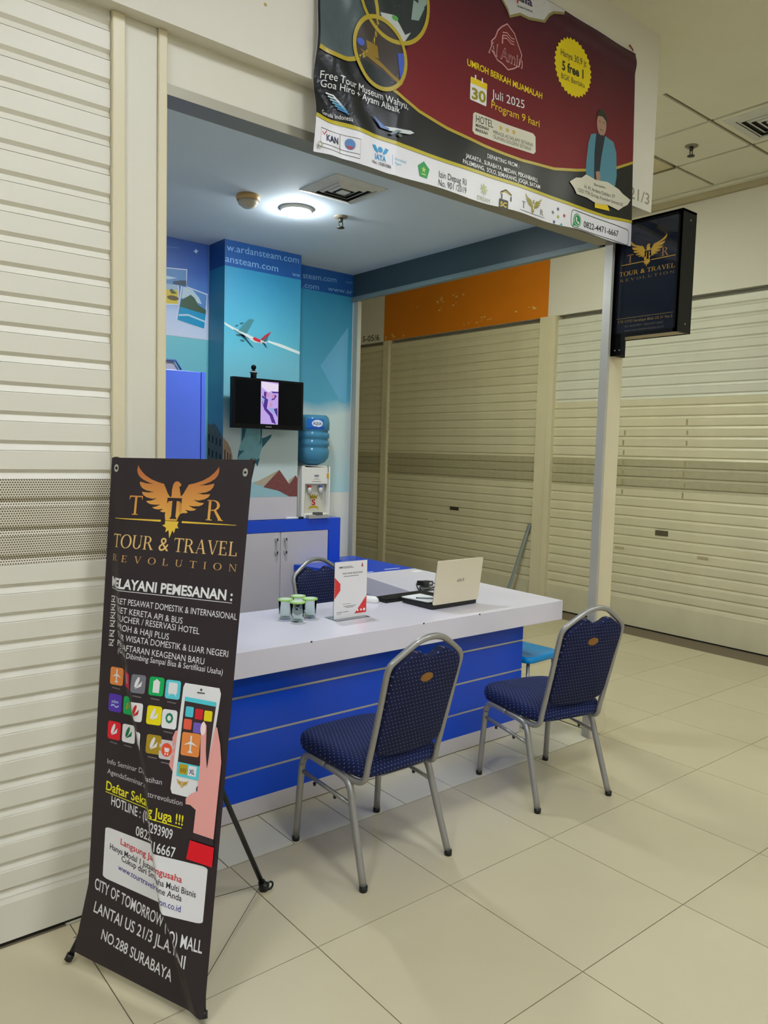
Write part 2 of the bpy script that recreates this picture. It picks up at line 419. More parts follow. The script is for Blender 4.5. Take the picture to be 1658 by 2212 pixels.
# front posts
struct('trim_2', MB().box(0.913, 0.956, 2.545, 2.72, 0, 3.0), CREAM2, bevel=0.004)
struct('trim_3', MB().box(0.956, 1.067, 2.556, 2.72, 0, 3.0), CREAM, bevel=0.003)
struct('trim_4', MB().box(1.067, 1.098, 2.545, 2.72, 0, 3.0), CREAM2, bevel=0.004)
lp = struct('trim_5', MB().box(1.098, 3.70, 2.565, 2.63, 2.838, 3.0), CREAM)
mr = MB()
mr.box(1.098, 3.70, 2.556, 2.66, 2.800, 2.822).box(1.098, 3.70, 2.561, 2.64, 2.822, 2.838)
struct('trim_6', mr, ALUD)
# right corner post and shutter guides
pg = MB().box(3.663, 3.684, 2.553, 2.574, 0, 2.80).box(3.672, 3.684, 2.574, 2.61, 0, 2.80)
struct('trim_7', pg, ALU)
struct('post_gap_shade', MB().box(3.686, 3.700, 2.580, 2.61, 0, 2.80), BLACK)  # black strip standing in for the shaded gap between guide and post
struct('trim_8', MB().box(3.702, 3.842, 2.575, 2.612, 0, 3.0), CREAM2, bevel=0.004)
struct('trim_9', MB().box(3.706, 3.742, 4.92, 4.98, 0, 2.80), ALU)
bm_ = struct('trim_10', MB().box(3.700, 3.76, 2.63, 4.98, 2.835, 3.01), TEAL)
LIP = mat('slate_lip_paint', (104, 122, 124), rough=0.4)
MB().box(3.678, 3.72, 2.61, 4.98, 2.800, 2.814).build('lower_rail', LIP, bm_)
MB().box(3.688, 3.72, 2.61, 4.98, 2.816, 2.834).build('upper_rail', LIP, bm_)
# fascia number and header number (painted)
pr = Print(lambda u, v, h: Vector((u, 2.5-h, v)), wf, 0.0006)
pr.text('21/3', (3.712, 3.036), (3.905, 3.037), 0.060, ink((150, 143, 120)), 1, bold=0.01)
pr.poly('paint_stain', ell(1.44, 3.19, .007, .006, 8), ink((170, 150, 90)), 1)
pr = Print(lambda u, v, h: Vector((6.46-h, -u, v)), wr, 0.0006)
pr.poly('orange_panel', [(-7.99, 3.075), (-5.26, 3.075), (-5.26, 3.70), (-7.99, 3.70)], mat('orange_paint', (206, 118, 8), rough=0.55, var=0.03, vscale=3), 1)
chips = []
for cx, cz, n, sx in ((-7.85, 3.12, 9, .35), (-7.1, 3.45, 6, .25), (-6.8, 3.38, 5, .2), (-6.0, 3.17, 6, .25), (-5.6, 3.18, 5, .2), (-6.7, 3.5, 6, .2), (-6.3, 3.15, 4, .3)):
    for _ in range(n):
        a = cx+random.uniform(-sx, sx); b = cz+random.uniform(-.03, .03); r = random.uniform(.006, .022)
        a = min(max(a, -7.95), -5.3); b = max(b, 3.085)
        chips.append([(a+r*random.uniform(.6, 1.8)*math.cos(t), b+r*random.uniform(.3, .9)*math.sin(t)) for t in (0, 1.1, 2.2, 3.3, 4.4, 5.4)])
pr.polys('paint_chips', chips, ink((214, 190, 130)), 2)
pr.text('S-05/6', (-8.452, 3.112), (-8.085, 3.100), 0.075, ink((70, 66, 52)), 1, bold=0.01)
# ------------------------------------------------------------------ rolling shutters
def slat_mesh(L, p, m, name='slat'):
    k = p/0.0897
    prof = [(-.008, 0.0004), (0.0, .020*k), (-.0105, .0315*k), (-.0105, .0865*k), (-.007, p-.0006), (.006, p-.0006), (.006, 0.0004)]
    mb = MB(); n = len(prof)
    vs = [(0, y, z) for y, z in prof]+[(L, y, z) for y, z in prof]
    mb.add(vs, [(i, (i+1) % n, (i+1) % n+n, i+n) for i in range(n)]+[tuple(range(n)), tuple(range(n, 2*n))])
    return mb.mesh(name, m)
def shutter(loc, rz, L, p, base, nslat, mats, label, bottom=0.012):
    t = thing('rolling_shutter', label, 'shutter', loc, rz, 'closed rolling shutters')
    cache = {}
    for k in range(nslat):
        m = mats(k)
        if m.name not in cache: cache[m.name] = slat_mesh(L, p, m)
        nm = 'perforated_slat' if m.name.startswith('punched') else 'slat'
        o = put(bpy.data.objects.new(nm, cache[m.name]), t); o.location = (0, 0, base-p*k)
    zt = base-p*(nslat-1)
    MB().add([(0, y, z) for y, z in ((-.012, bottom), (-.012, zt-.02), (-.006, zt), (.008, zt), (.008, bottom))]+[(L, y, z) for y, z in ((-.012, bottom), (-.012, zt-.02), (-.006, zt), (.008, zt), (.008, bottom))],
             [(i, (i+1) % 5, (i+1) % 5+5, i+5) for i in range(5)]+[(0, 1, 2, 3, 4), (5, 6, 7, 8, 9)]).build('bottom_rail', mats(nslat), t)
    MB().box(0, L, -.004, .006, 0.0, bottom).build('floor_gap_shade', mat('gap_shade_dark', (38, 36, 30), rough=0.8), t)  # dark strip standing in for the shade in the gap under the shutter
    return t
s1 = shutter((-1.6, 2.572, 0), 0, 2.512, .0897, 2.849+.0897, 32, lambda k: PERF if k in (17, 18, 19) else SLATW, 'white rolling shutter at the left edge, behind the black standing banner')
RZ = -math.pi/2
P2 = .0947
s2 = shutter((6.485, 5.13, 0), RZ, 3.92, P2, 2.938, 29, lambda k: PERFY if k in (15, 16, 17) else (SLATG if k < 9 else SLATY), 'cream rolling shutter at the right edge, behind the cream corner post')
s3 = shutter((6.485, 7.86, 0), RZ, 2.53, P2, 2.938, 29, lambda k: PERFY if k in (15, 16, 17) else SLATY, 'wide cream rolling shutter below the orange header panel')
s4 = shutter((6.485, 9.4, 0), RZ, 1.41, P2, 2.938, 29, lambda k: PERFY if k in (15, 16, 17) else SLATY, 'dim rolling shutter strip below the S-05/6 number')
def plate(sh, y, z, w, h, m, name):
    L = sh.location.y; x0 = L-y
    MB().box(x0-w/2, x0+w/2, -.016, -.009, z-h/2, z+h/2).build(name, m, sh, 0.002)
LOCK = mat('lock_steel', (112, 104, 82), rough=0.4, metal=0.6)
LOCKD = mat('lock_slot_dark', (52, 46, 30), rough=0.6)
plate(s3, 6.57, .96, .145, .04, LOCKD, 'lock_slot'); plate(s3, 6.965, .785, .12, .022, CREAM2, 'pull_handle'); plate(s3, 6.146, .765, .12, .022, CREAM2, 'pull_handle')
plate(s2, 3.83, .935, .13, .05, LOCK, 'lock_slot'); plate(s2, 4.27, .75, .10, .025, mat('handle_paint', (178, 166, 128), rough=0.4), 'pull_handle'); plate(s2, 3.42, .755, .10, .025, MATS['handle_paint'], 'pull_handle')
STN_ = mat('tape_residue', (158, 144, 104), rough=0.6)
for y_, ks in ((4.28, (12, 13, 14, 15, 16, 17, 18)), (3.64, (11, 12, 13, 15, 16, 17, 18))):
    for k_ in ks:
        zc = 2.938-P2*k_+.062; yy = y_+random.uniform(-.01, .01); hh = random.uniform(.018, .028)
        MB().box(5.13-yy-.009, 5.13-yy+.009, -.0112, -.0105, zc-hh, zc+hh).build('tape_residue', STN_, s2)
# posts between the shutters on the right wall
struct('trim_11', MB().box(6.435, 6.56, 5.20, 5.345, 0, 3.075).box(6.425, 6.56, 5.13, 5.195, 0, 3.075), CREAM2, bevel=0.004)
struct('trim_12', MB().box(6.44, 6.56, 7.86, 7.905, 0, 3.075).box(6.45, 6.56, 7.91, 7.99, 0, 3.075), CREAM2, bevel=0.003)
# ------------------------------------------------------------------ ceiling fittings
def glow(name, rgb, s):
    m = bpy.data.materials.new(name); m.use_nodes = True; nt = m.node_tree; nt.nodes.clear()
    e = nt.nodes.new('ShaderNodeEmission'); e.inputs[0].default_value = (*rgb, 1); e.inputs[1].default_value = s
    o = nt.nodes.new('ShaderNodeOutputMaterial'); nt.links.new(e.outputs[0], o.inputs[0]); MATS[name] = m
    return m
def panel_lamp(x, y, power, label, i):
    t = thing('ceiling_light', label, 'light', (x, y, 3.955), 0, 'square ceiling lights over the walkway')
    fr = MB()
    for a, b, c, d in ((-.31, .31, -.31, -.29), (-.31, .31, .29, .31), (-.31, -.29, -.29, .29), (.29, .31, -.29, .29)): fr.box(a, b, c, d, -.02, 0)
    fr.build('frame', CEILM, t)
    MB().box(-.29, .29, -.29, .29, -.012, 0).build('diffuser', glow('lamp_diffuser_%d' % i, LAMP_FRONT if i < len(CORRIDOR_LAMPS) else LAMP_SIDE, power/(math.pi*.58*.58)), t)
n = 0
for x, y, p in CORRIDOR_LAMPS + SIDE_LAMPS:
    panel_lamp(x, y, p, ['unseen square ceiling light over the walkway', 'unseen square ceiling light in the side passage'][len(CORRIDOR_LAMPS) <= n], n); n += 1
# shop lamp
t = thing('ceiling_lamp', 'round glowing lamp on the shop ceiling', 'lamp', (2.457, 3.875, 3.01))
MB().lathe([(.0, 0), (.095, 0), (.095, -.012), (.082, -.02), (.0, -.02)]).build('rim', mat('lamp_rim_white', (230, 230, 228), rough=0.4), t)
MB().lathe([(.080, -.02), (.074, -.030), (.05, -.040), (.0, -.043)]).build('glowing_cover', glow('shop_lamp_glow', (0.90, 0.97, 1.0), SHOP_LAMP_POWER/(math.pi*0.0215)), t)
# smoke detector
t = thing('smoke_detector', 'amber domed detector on the shop ceiling left of the lamp', 'detector', (2.135, 3.865, 3.01))
MB().lathe([(.0, 0), (.062, 0), (.066, -.015), (.063, -.03)]).build('base', mat('detector_amber', (186, 152, 96), rough=0.4), t)
MB().lathe([(.060, -.03), (.052, -.05), (.03, -.066), (.0, -.072)]).build('dome', mat('detector_dome', (176, 168, 150), rough=0.2, var=0.05), t)
def sprinkler(loc, label, s=1.0):
    t = thing('sprinkler', label, 'sprinkler', loc, 0, 'ceiling sprinklers')
    dk = mat('sprinkler_brass_dark', (62, 60, 52), rough=0.45, metal=0.5)
    MB().lathe([(0, 0), (.038*s, 0), (.036*s, -.006), (.012*s, -.008), (0, -.008)]).build('rose', mat('rose_grey', (128, 122, 104), rough=0.5), t)
    MB().lathe([(.012*s, -.008), (.012*s, -.025*s), (.008*s, -.03*s), (0, -.03*s)], n=12).build('nozzle', dk, t)
    for sx in (-1, 1): MB().tube([(sx*.009*s, 0, -.024*s), (sx*.014*s, 0, -.04*s), (sx*.006*s, 0, -.056*s)], .003*s, 6).build('yoke_arm', dk, t)
    MB().lathe([(0, -.055*s), (.02*s, -.056*s), (.022*s, -.061*s), (0, -.061*s)], n=14).build('deflector', dk, t)
sprinkler((2.73, 3.815, 3.01), 'small dark sprinkler head right of the glowing shop lamp', 1.1)
sprinkler((5.455, 3.161, 3.955), 'dark sprinkler head on the panelled side passage ceiling', 1.25)
def diffuser(loc, a, label, rings, dark):
    t = thing('air_vent', label, 'vent', loc, 0, 'square ceiling air vents')
    def sq(mb, r0, z0, r1, z1, th):
        A = [(-r0, -r0, z0), (r0, -r0, z0), (r0, r0, z0), (-r0, r0, z0)]; B = [(-r1, -r1, z1), (r1, -r1, z1), (r1, r1, z1), (-r1, r1, z1)]
        A2 = [(x, y, z+th) for x, y, z in A]; B2 = [(x, y, z+th) for x, y, z in B]
        fs = []
        for i in range(4):
            j = (i+1) % 4
            fs += [(i, j, 4+j, 4+i), (8+i, 8+j, 12+j, 12+i), (i, j, 8+j, 8+i), (4+i, 4+j, 12+j, 12+i)]
        mb.add(A+B+A2+B2, fs)
    w = mat('vent_paint', (200, 200, 192), rough=0.55, var=0.05, vscale=10)
    MB().box(-a*.78, a*.78, -a*.78, a*.78, -.004, -.001).build('dark_throat', dark, t)
    mb = MB(); sq(mb, a, -.003, a*.76, -.012, .003); mb.build('frame', w, t)
    for k in range(rings):
        mb = MB(); r = a*(.74-.19*k); sq(mb, r, -.008, r-a*.085, -.016, .002); mb.build('louvre', w, t)
    MB().box(-a*.17, a*.17, -a*.17, a*.17, -.018, -.013).build('centre_plate', w, t)
diffuser((2.46, 3.42, 3.01), .17, 'square louvred air vent on the shop ceiling', 3, mat('vent_dark', (22, 24, 26), rough=0.8))
diffuser((5.455, 2.553, 3.955), .245, 'square air vent cut by the right edge, in the side passage ceiling', 4, MATS['vent_dark'])
t = thing('light_troffer', 'unlit yellowish light panel in the side passage ceiling beside the fascia', 'light', (5.455, 3.75, 3.955))
MB().box(-.28, .28, -.28, .28, -.006, 0).build('lens', mat('troffer_lens', (196, 184, 140), rough=0.3), t)
for sx in (-1, 1): MB().box(sx*.29-.012, sx*.29+.012, -.29, .29, -.012, 0).build('side_rail', mat('troffer_rail', (110, 100, 70), rough=0.5), t)
# ------------------------------------------------------------------ counter
off = (2.4, 2.9, 0)
t = thing('reception_counter', 'L-shaped reception counter with white top, blue panelled front and silver strips', 'counter', off)
def slab_outline(): return [(1.30, 2.765), (3.645, 2.765), (3.69, 4.135), (3.17, 4.135), (3.05, 3.44), (1.30, 3.44)]
MB(off).prism(slab_outline(), lambda u, v, h: (u, v, h), .663, .776).build('worktop', WHITE, t, 0.0025)
MB(off).prism([(3.17, 4.137), (3.69, 4.137), (3.695, 4.89), (3.46, 4.89), (3.46, 4.715), (3.02, 4.715)], lambda u, v, h: (u, v, h), .735, .776).build('blue_worktop', BLUE, t, 0.002)
box('carcass', BLUE, t, 1.32, 3.404, 2.868, 2.90, .10, .663, off=off)
zs = [.100, .212, .379, .550, .663]
zs = [.085, .2115, .3785, .5505, .663]
for a, b in zip(zs[:-1], zs[1:]):
    box('front_panel', BLUE, t, 1.32, 3.405, 2.855, 2.868, a+(.006 if a > .1 else 0), b-(.006 if b < .66 else 0), off=off)
STRIP = mat('satin_strip', (206, 208, 200), rough=0.35, metal=0.75)
for z in zs[1:-1]: box('silver_strip', STRIP, t, 1.32, 3.404, 2.859, 2.868, z-.0055, z+.0055, off=off)
box('plinth', LAV, t, 1.32, 3.405, 2.853, 2.90, .006, .085, off=off)
box('side_panel', BLUE, t, 3.375, 3.404, 2.90, 4.13, .006, .663, off=off)
MB(off).prism([(3.05, 3.46), (3.08, 3.46), (3.195, 4.13), (3.165, 4.13)], lambda u, v, h: (u, v, h), .006, .663).build('inner_side_panel', mat('shaded_lilac_laminate', (150, 146, 160), rough=0.4), t)  # shade inside the counter is put into this greyer lilac colour
box('end_panel', BLUE, t, 3.20, 3.375, 4.10, 4.13, .006, .663, off=off)
box('blue_leg_panel', BLUE, t, 3.60, 3.63, 4.20, 4.80, .006, .735, off=off)
box('blue_leg_panel', BLUE, t, 3.12, 3.15, 4.40, 4.72, .006, .735, off=off)
for x in (1.87, 2.54, 2.94): box('edge_chip', mat('chip_dark', (70, 62, 60), rough=0.8), t, x-.005, x+.005, 2.7642, 2.766, .769, .7764, off=off)
SC = mat('tape_white', (240, 240, 244), rough=0.4)
for x, y, w, d, a in ((3.27, 4.16, .05, .008, 0), (3.53, 4.20, .07, .008, 0), (3.62, 4.03, .045, .02, 0)):
    box('tape_scrap', SC, t, x-w, x+w, y-d, y+d, .776, .7766, off=off)
# ------------------------------------------------------------------ banquet chairs
FAB_S = dot_mat('navy_fabric_seat', (14, 28, 78), (118, 132, 172), ('X', 'Y'), .0165, .125, rough=0.75, aspect=1.0, var=0.25, third='Z')
FAB_B = dot_mat('navy_fabric_back', (11, 21, 62), (112, 120, 152), ('X', 'Z'), .0165, .125, rough=0.75, aspect=1.0, var=0.25)
FRAME = mat('silver_grey_tube', (156, 155, 152), rough=0.32, metal=0.5)
def smooth_path(pts, n=5):
    P = [Vector(p) for p in pts]; out = []
    for i in range(len(P)-1):
        p0 = P[max(i-1, 0)]; p1 = P[i]; p2 = P[i+1]; p3 = P[min(i+2, len(P)-1)]
        for k in range(n):
            u = k/n; out.append(0.5*((2*p1)+(p2-p0)*u+(2*p0-5*p1+4*p2-p3)*u*u+(3*p1-p0-3*p2+p3)*u**3))
    return out+[P[-1]]
def smooth2(pts, n=4):
    m = len(pts); out = []
    for i in range(m):
        p0, p1, p2, p3 = [Vector(pts[(i+k) % m]) for k in (-1, 0, 1, 2)]
        for k in range(n):
            u = k/n; q = 0.5*((2*p1)+(p2-p0)*u+(2*p0-5*p1+4*p2-p3)*u*u+(3*p1-p0-3*p2+p3)*u**3); out.append((q.x, q.y))
    return out
def inset(pts, d):
    cx = sum(p[0] for p in pts)/len(pts); cy = sum(p[1] for p in pts)/len(pts); o = []
    for x, y in pts:
        r = math.hypot(x-cx, y-cy); k = max(0.0, (r-d)/r); o.append((cx+(x-cx)*k, cy+(y-cy)*k))
    return o
def make_chair(label, loc, rz):
    t = thing('banquet_chair', label, 'chair', loc, rz, 'banquet chairs')
    pl = smooth2([(-.215, .16), (-.20, .235), (-.13, .265), (0, .272), (.13, .265), (.20, .235), (.215, .16), (.21, 0), (.20, -.11), (.185, -.165), (.12, -.185), (0, -.19), (-.12, -.185), (-.185, -.165), (-.20, -.11), (-.21, 0)], 3)
    prof = [(.03, .392), (.008, .396), (0, .415), (0, .435), (.006, .452), (.022, .464), (.055, .471), (.11, .476)]
    MB().rings([[(x, y, z) for x, y in inset(pl, d)] for d, z in prof]).build('seat', FAB_S, t)
    # back rest: outline in (x, along-slope w)
    lean = lambda w: -.165-.30*max(0, w-.40)  # y of the back plane at height w
    ol = smooth2([(-.167, .80), (-.157, .848), (-.115, .878), (-.066, .902), (-.034, .886), (0, .876), (.034, .886), (.066, .902), (.115, .878), (.157, .848), (.167, .80), (.165, .70), (.163, .58), (.156, .505), (.10, .478), (0, .468), (-.10, .478), (-.156, .505), (-.163, .58), (-.165, .70)], 3)
    back = [(.012, -.020), (.003, -.017), (0, -.008), (0, .010), (.004, .020), (.02, .029), (.06, .034)]
    MB().rings([[(x, lean(w)+h, w) for x, w in inset(ol, d)] for d, h in back]).build('backrest', FAB_B, t)
    b = MB(); yy = lean(.80)-.0215
    b.prism([(x, w) for x, w in ell(0, .79, .030, .0185, 20)], lambda u, v, h: (u, lean(v)-.018-h, v), 0, .004)
    o = b.build('badge', mat('brass_badge', (150, 104, 44), rough=0.35, metal=0.4), t); o['label'] = 'brass oval badge on the chair back'
    half = [(-.190, -.06, .378), (-.184, -.135, .374), (-.177, -.172, .396), (-.176, -.186, .45), (-.177, -.228, .60), (-.180, -.275, .775), (-.181, -.290, .828), (-.173, -.298, .856), (-.150, -.304, .877), (-.085, -.317, .922), (-.055, -.322, .938), (-.025, -.325, .946), (0, -.326, .948)]
    path = half+[(-x, y, z) for x, y, z in reversed(half[:-1])]
    MB().tube(smooth_path(path, 4), .0125, 10).build('back_frame', FRAME, t)
    for s in (-1, 1):
        f = smooth_path([(s*.215, .232, .012), (s*.207, .212, .30), (s*.205, .205, .345), (s*.203, .185, .375), (s*.201, .15, .384), (s*.198, .05, .380)], 4)
        g = smooth_path([(s*.198, .05, .380), (s*.196, -.055, .374), (s*.197, -.095, .362), (s*.20, -.118, .33), (s*.204, -.14, .26), (s*.216, -.228, .012)], 4)
        for p, ft in ((f, (s*.215, .2325)), (g, (s*.2165, -.229))):
            o = MB().tube(p, .0142, 10).build('leg', FRAME, t)
            MB().tube([(ft[0], ft[1], 0), (ft[0], ft[1], .02)], .0158, 10).build('foot_cap', BLACK, o)
        st = MB().tube([(s*.2065, .21, .305), (s*.202, -.128, .285)], .0085, 8).build('stretcher', FRAME, t)
        for q in (.12, -.02): MB().lathe([(0, 0), (.006, .0), (.007, .012), (0, .012)], (s*.204, q, .272), 8).build('stacking_bumper', BLACK, st)
    MB().tube([(-.20, .14, .378), (.20, .14, .378)], .009, 8).build('crossbar', FRAME, t)
    MB().tube([(-.197, -.05, .372), (.197, -.05, .372)], .009, 8).build('crossbar', FRAME, t)
    return t
make_chair('navy banquet chair in front of the counter, nearest the standing banner', (1.90, 2.345, 0), 0)
make_chair('navy banquet chair in front of the counter, turned beside the corner post', (2.957, 2.319, 0), math.radians(-11.2))
make_chair('navy banquet chair tucked in behind the counter', (2.650, 3.56, 0), math.pi)
# ------------------------------------------------------------------ stool
t = thing('plastic_stool', 'low stool with light blue plastic seat and metal legs beside the counter end', 'stool', (3.635, 3.035, 0), math.radians(4))
SKY = mat('sky_blue_plastic', (0, 150, 226), rough=0.3)
pl = rrect(-.165, -.165, .165, .165, .05, 4)
MB().rings([[(x, y, z) for x, y in inset(pl, d)] for d, z in ((.012, .388), (0, .392), (0, .418), (.008, .426), (.03, .424), (.10, .420))]).build('seat', SKY, t)
for sx in (-1, 1):
    for sy in (-1, 1):
        o = MB().tube([(sx*.165, sy*.15, .012), (sx*.125, sy*.125, .39)], .0105, 8).build('leg', FRAME, t)
        MB().tube([(sx*.1655, sy*.1505, 0), (sx*.164, sy*.149, .022)], .014, 8).build('foot_cap', mat('foot_green_grey', (84, 104, 92), rough=0.6), o)
# ------------------------------------------------------------------ back cabinet
off = (2.7, 4.6, 0)
t = thing('storage_cabinet', 'low cabinet with blue surround and two pale doors against the back wall', 'cabinet', off)
x0, x1, yf, zt = 2.262, 3.44, 4.722, 1.108
box('body', LAV, t, x0+.03, x1-.11, yf+.012, 4.972, .05, zt-.09, off=off)
box('top_panel', BLUE, t, x0, x1, yf, 4.972, zt-.088, zt, .002, off=off)
box('side_post', BLUE, t, x1-.108, x1, yf, 4.972, .0, zt-.085, .002, off=off)
box('side_post', BLUE, t, x0, x0+.03, yf, 4.972, .0, zt-.085, .002, off=off)
dm = [(2.47, 2.905), (2.911, x1-.112), (x0+.035, 2.464)]
for i, (a, b) in enumerate(dm):
    d = box('door', LAV, t, a+.002, b-.002, yf+.002, yf+.012, .06, zt-.09, .0015, off=off)
    hx = b-.035 if i == 0 else a+.035
    if i < 2:
        h = MB(off).box(hx-.007, hx+.007, yf-.022, yf-.014, .862, .978).box(hx-.011, hx+.011, yf-.022, yf+.002, .955, .978).box(hx-.011, hx+.011, yf-.022, yf+.002, .862, .885)
        h.build('handle', STRIP, d, .002)
# ------------------------------------------------------------------ tall blue cabinet
off = (1.9, 4.8, 0)
t = thing('wardrobe', 'tall plain blue cabinet partly hidden by the cream front post', 'cabinet', off)
BLU2 = mat('blue_cabinet_paint', (86, 116, 230), rough=0.3, var=0.015)
box('body', BLU2, t, 1.46, 2.250, 4.612, 4.97, 0, 2.098, .002, off=off)
box('door', BLU2, t, 1.465, 2.215, 4.598, 4.611, .05, 2.094, .0015, off=off)
box('door_frame', BLU2, t, 2.221, 2.250, 4.598, 4.611, 0, 2.098, .0015, off=off)
t = thing('file_tray', 'grey tray with dark blue rim lying on the tall blue cabinet', 'tray', (1.95, 4.72, 2.099))
MB().prism([(-.25, 0), (.135, 0), (.10, .052), (-.25, .052)], lambda u, v, h: (u, h, v), -.08, .08).build('body', mat('tray_grey', (172, 168, 184), rough=0.4), t)
MB().tube([(.145, -.09, .005), (.108, -.09, .058), (-.26, -.09, .058)], .007, 6).build('rim', mat('tray_rim', (66, 90, 150), rough=0.4), t)
# ------------------------------------------------------------------ television
off = (2.725, 4.6, 1.75)
t = thing('television', 'flat black television on a wall bracket, showing a bright upright picture', 'television', off)
MB(off).box(2.447, 3.003, 4.600, 4.645, 1.752, 2.092).build('casing', mat('tv_black', (10, 11, 13), rough=0.3, spec=0.2), t, .004)
MB(off).box(2.52, 2.93, 4.645, 4.675, 1.80, 2.04).build('rear_hump', BLACK, t, .006)
MB(off).box(2.66, 2.78, 4.675, 4.748, 1.86, 1.98).box(2.70, 2.74, 4.70, 4.748, 1.78, 2.06).build('wall_bracket', BLACK, t)
sc = MB(off).box(2.468, 2.982, 4.5985, 4.600, 1.785, 2.076).build('screen', mat('screen_black', (6, 8, 11), rough=0.2, spec=0.12), t)
pr = Print(lambda u, v, h: Vector((u, 4.5984-h, v))-Vector(off), sc, .0003)
lil = [glow('tv_lilac', (.62, .45, .95), 0.95), glow('tv_white', (.90, .80, 1.0), 1.0), glow('tv_violet', (.14, .06, .42), .7), glow('tv_sky', (.36, .52, .95), .9), glow('tv_pink', (.75, .38, .62), .9)]
X0, X1, Z0, Z1 = 2.657, 2.795, 1.786, 2.074
pr.poly('picture', _r(X0, Z0, X1, Z1), lil[0], 1)
N = lambda pts: [(X0+(x-695)/305*(X1-X0), Z1-(y-365)/770*(Z1-Z0)) for x, y in pts]
pr.poly('picture_light', N([(705, 368), (1000, 395), (998, 560), (880, 520), (830, 560), (705, 470)]), lil[1], 2)
pr.polys('picture_dark', [N([(715, 620), (770, 650), (820, 690), (800, 850), (900, 950), (965, 1130), (890, 1100), (850, 980), (760, 880), (720, 760)]), N([(750, 545), (800, 560), (780, 660), (745, 620)]), N([(890, 535), (1000, 530), (1000, 560), (890, 565)]), N([(935, 590), (970, 610), (930, 680), (870, 700)]), N([(920, 850), (985, 830), (990, 1000), (950, 930)])], lil[2], 3)
pr.polys('picture_blue', [N([(830, 830), (920, 840), (940, 950), (870, 900)]), N([(705, 650), (760, 680), (740, 800)])], lil[3], 4)
pr.polys('picture_faces', [N(ell(815, 600, 32, 45, 12)), N(ell(905, 625, 28, 40, 12)), N(ell(870, 780, 26, 42, 12))], lil[4], 5)
MB(off).box(2.700, 2.745, 4.5975, 4.600, 1.765, 1.771).build('maker_badge', mat('badge_grey', (140, 140, 140), rough=0.4), t)
t = thing('webcam', 'small black ball camera on a clamp standing on top of the television', 'camera', (2.612, 4.622, 2.092))
MB().lathe([(.0, 0), (.020, 0), (.021, .03), (.027, .036), (.027, .044), (.012, .05), (.008, .058)], n=16).build('clamp', BLACK, t)
MB().lathe([(.028, .0365), (.0285, .040), (.028, .0435)], n=16).build('ring', mat('cam_ring', (160, 180, 190), rough=0.3), t)
MB().lathe([(0.001, .052)]+[(.018*math.sin(math.radians(a)), .072-.018*math.cos(math.radians(a))) for a in range(20, 180, 20)]+[(0.001, .090)], n=14).build('ball', BLACKM, t)
# ------------------------------------------------------------------ water dispenser and bottle
off = (3.19, 4.80, 1.14)
t = thing('water_dispenser', 'white table-top water dispenser standing on the blue cabinet', 'dispenser', (3.22, 4.883, 1.1085))
DW = mat('dispenser_white', (232, 230, 222), rough=0.3)
b = MB(off)
b.box(3.066, 3.322, 4.70, 4.885, 1.14, 1.527)
b.build('body', DW, t, .018, 3)
b = MB(off); b.box(3.066, 3.092, 4.66, 4.70, 1.165, 1.527).box(3.296, 3.322, 4.66, 4.70, 1.165, 1.527).box(3.092, 3.296, 4.66, 4.70, 1.395, 1.527).box(3.066, 3.322, 4.66, 4.70, 1.14, 1.175)
b.build('front_cover', DW, t, .006)
box('recess_back', mat('dispenser_shade', (206, 203, 188), rough=0.35), t, 3.092, 3.296, 4.695, 4.70, 1.175, 1.395, off=off)
for x, c in ((3.145, (196, 30, 30)), (3.245, (60, 90, 190))):
    tp = MB(off).lathe([(0, 0), (.014, 0), (.016, .03), (.012, .045), (0, .045)], (x, 4.676, 1.325), 12).build('tap', mat('tap_white', (222, 220, 214), rough=0.3), t)
    MB(off).lathe([(0, .045), (.013, .046), (.013, .058), (0, .060)], (x, 4.676, 1.325), 12).build('tap_lever', mat('tap_lever_%d' % c[0], c, rough=0.4), tp)
box('drip_tray', mat('drip_grey', (168, 166, 158), rough=0.5), t, 3.105, 3.285, 4.615, 4.66, 1.141, 1.168, .003, off=off)
box('tray_grille', mat('drip_dark', (86, 84, 80), rough=0.6), t, 3.165, 3.225, 4.612, 4.66, 1.1685, 1.186, off=off)
pr = Print(lambda u, v, h: Vector((u, 4.694-h, v))-Vector(off), t, .0006)
pr.text('S', (3.178, 1.238), (3.212, 1.238), .042, ink((196, 24, 34)), 1, bold=.03, name='maker_letter')
pr.poly('crown_mark', [(3.165, 1.285), (3.158, 1.318), (3.178, 1.302), (3.186, 1.325), (3.195, 1.302), (3.204, 1.325), (3.212, 1.302), (3.232, 1.318), (3.225, 1.285)], ink((150, 128, 30)), 1)
pr.poly('gold_scroll', [(3.145, 1.20), (3.16, 1.228), (3.195, 1.232), (3.23, 1.228), (3.245, 1.20), (3.222, 1.214), (3.195, 1.218), (3.168, 1.214)], ink((196, 164, 20)), 1)
pr = Print(lambda u, v, h: Vector((u, 4.660-h, v))-Vector(off), t, .0005)
pr.polys('printed_marks', [_r(3.175, 1.450, 3.215, 1.465), _r(3.18, 1.438, 3.21, 1.441), _r(3.165, 1.428, 3.225, 1.430), _r(3.155, 1.412, 3.235, 1.416)], ink((130, 132, 136)), 1)
pr.polys('award_sticker', [ell(3.297, 1.465, .012, .012, 12), [(3.288, 1.456), (3.306, 1.456), (3.308, 1.436), (3.297, 1.446), (3.286, 1.436)]], ink((222, 166, 20)), 1)
off = (3.256, 4.850, 1.4965)
t = thing('water_bottle', 'large blue water bottle upside down on the dispenser', 'bottle', off)
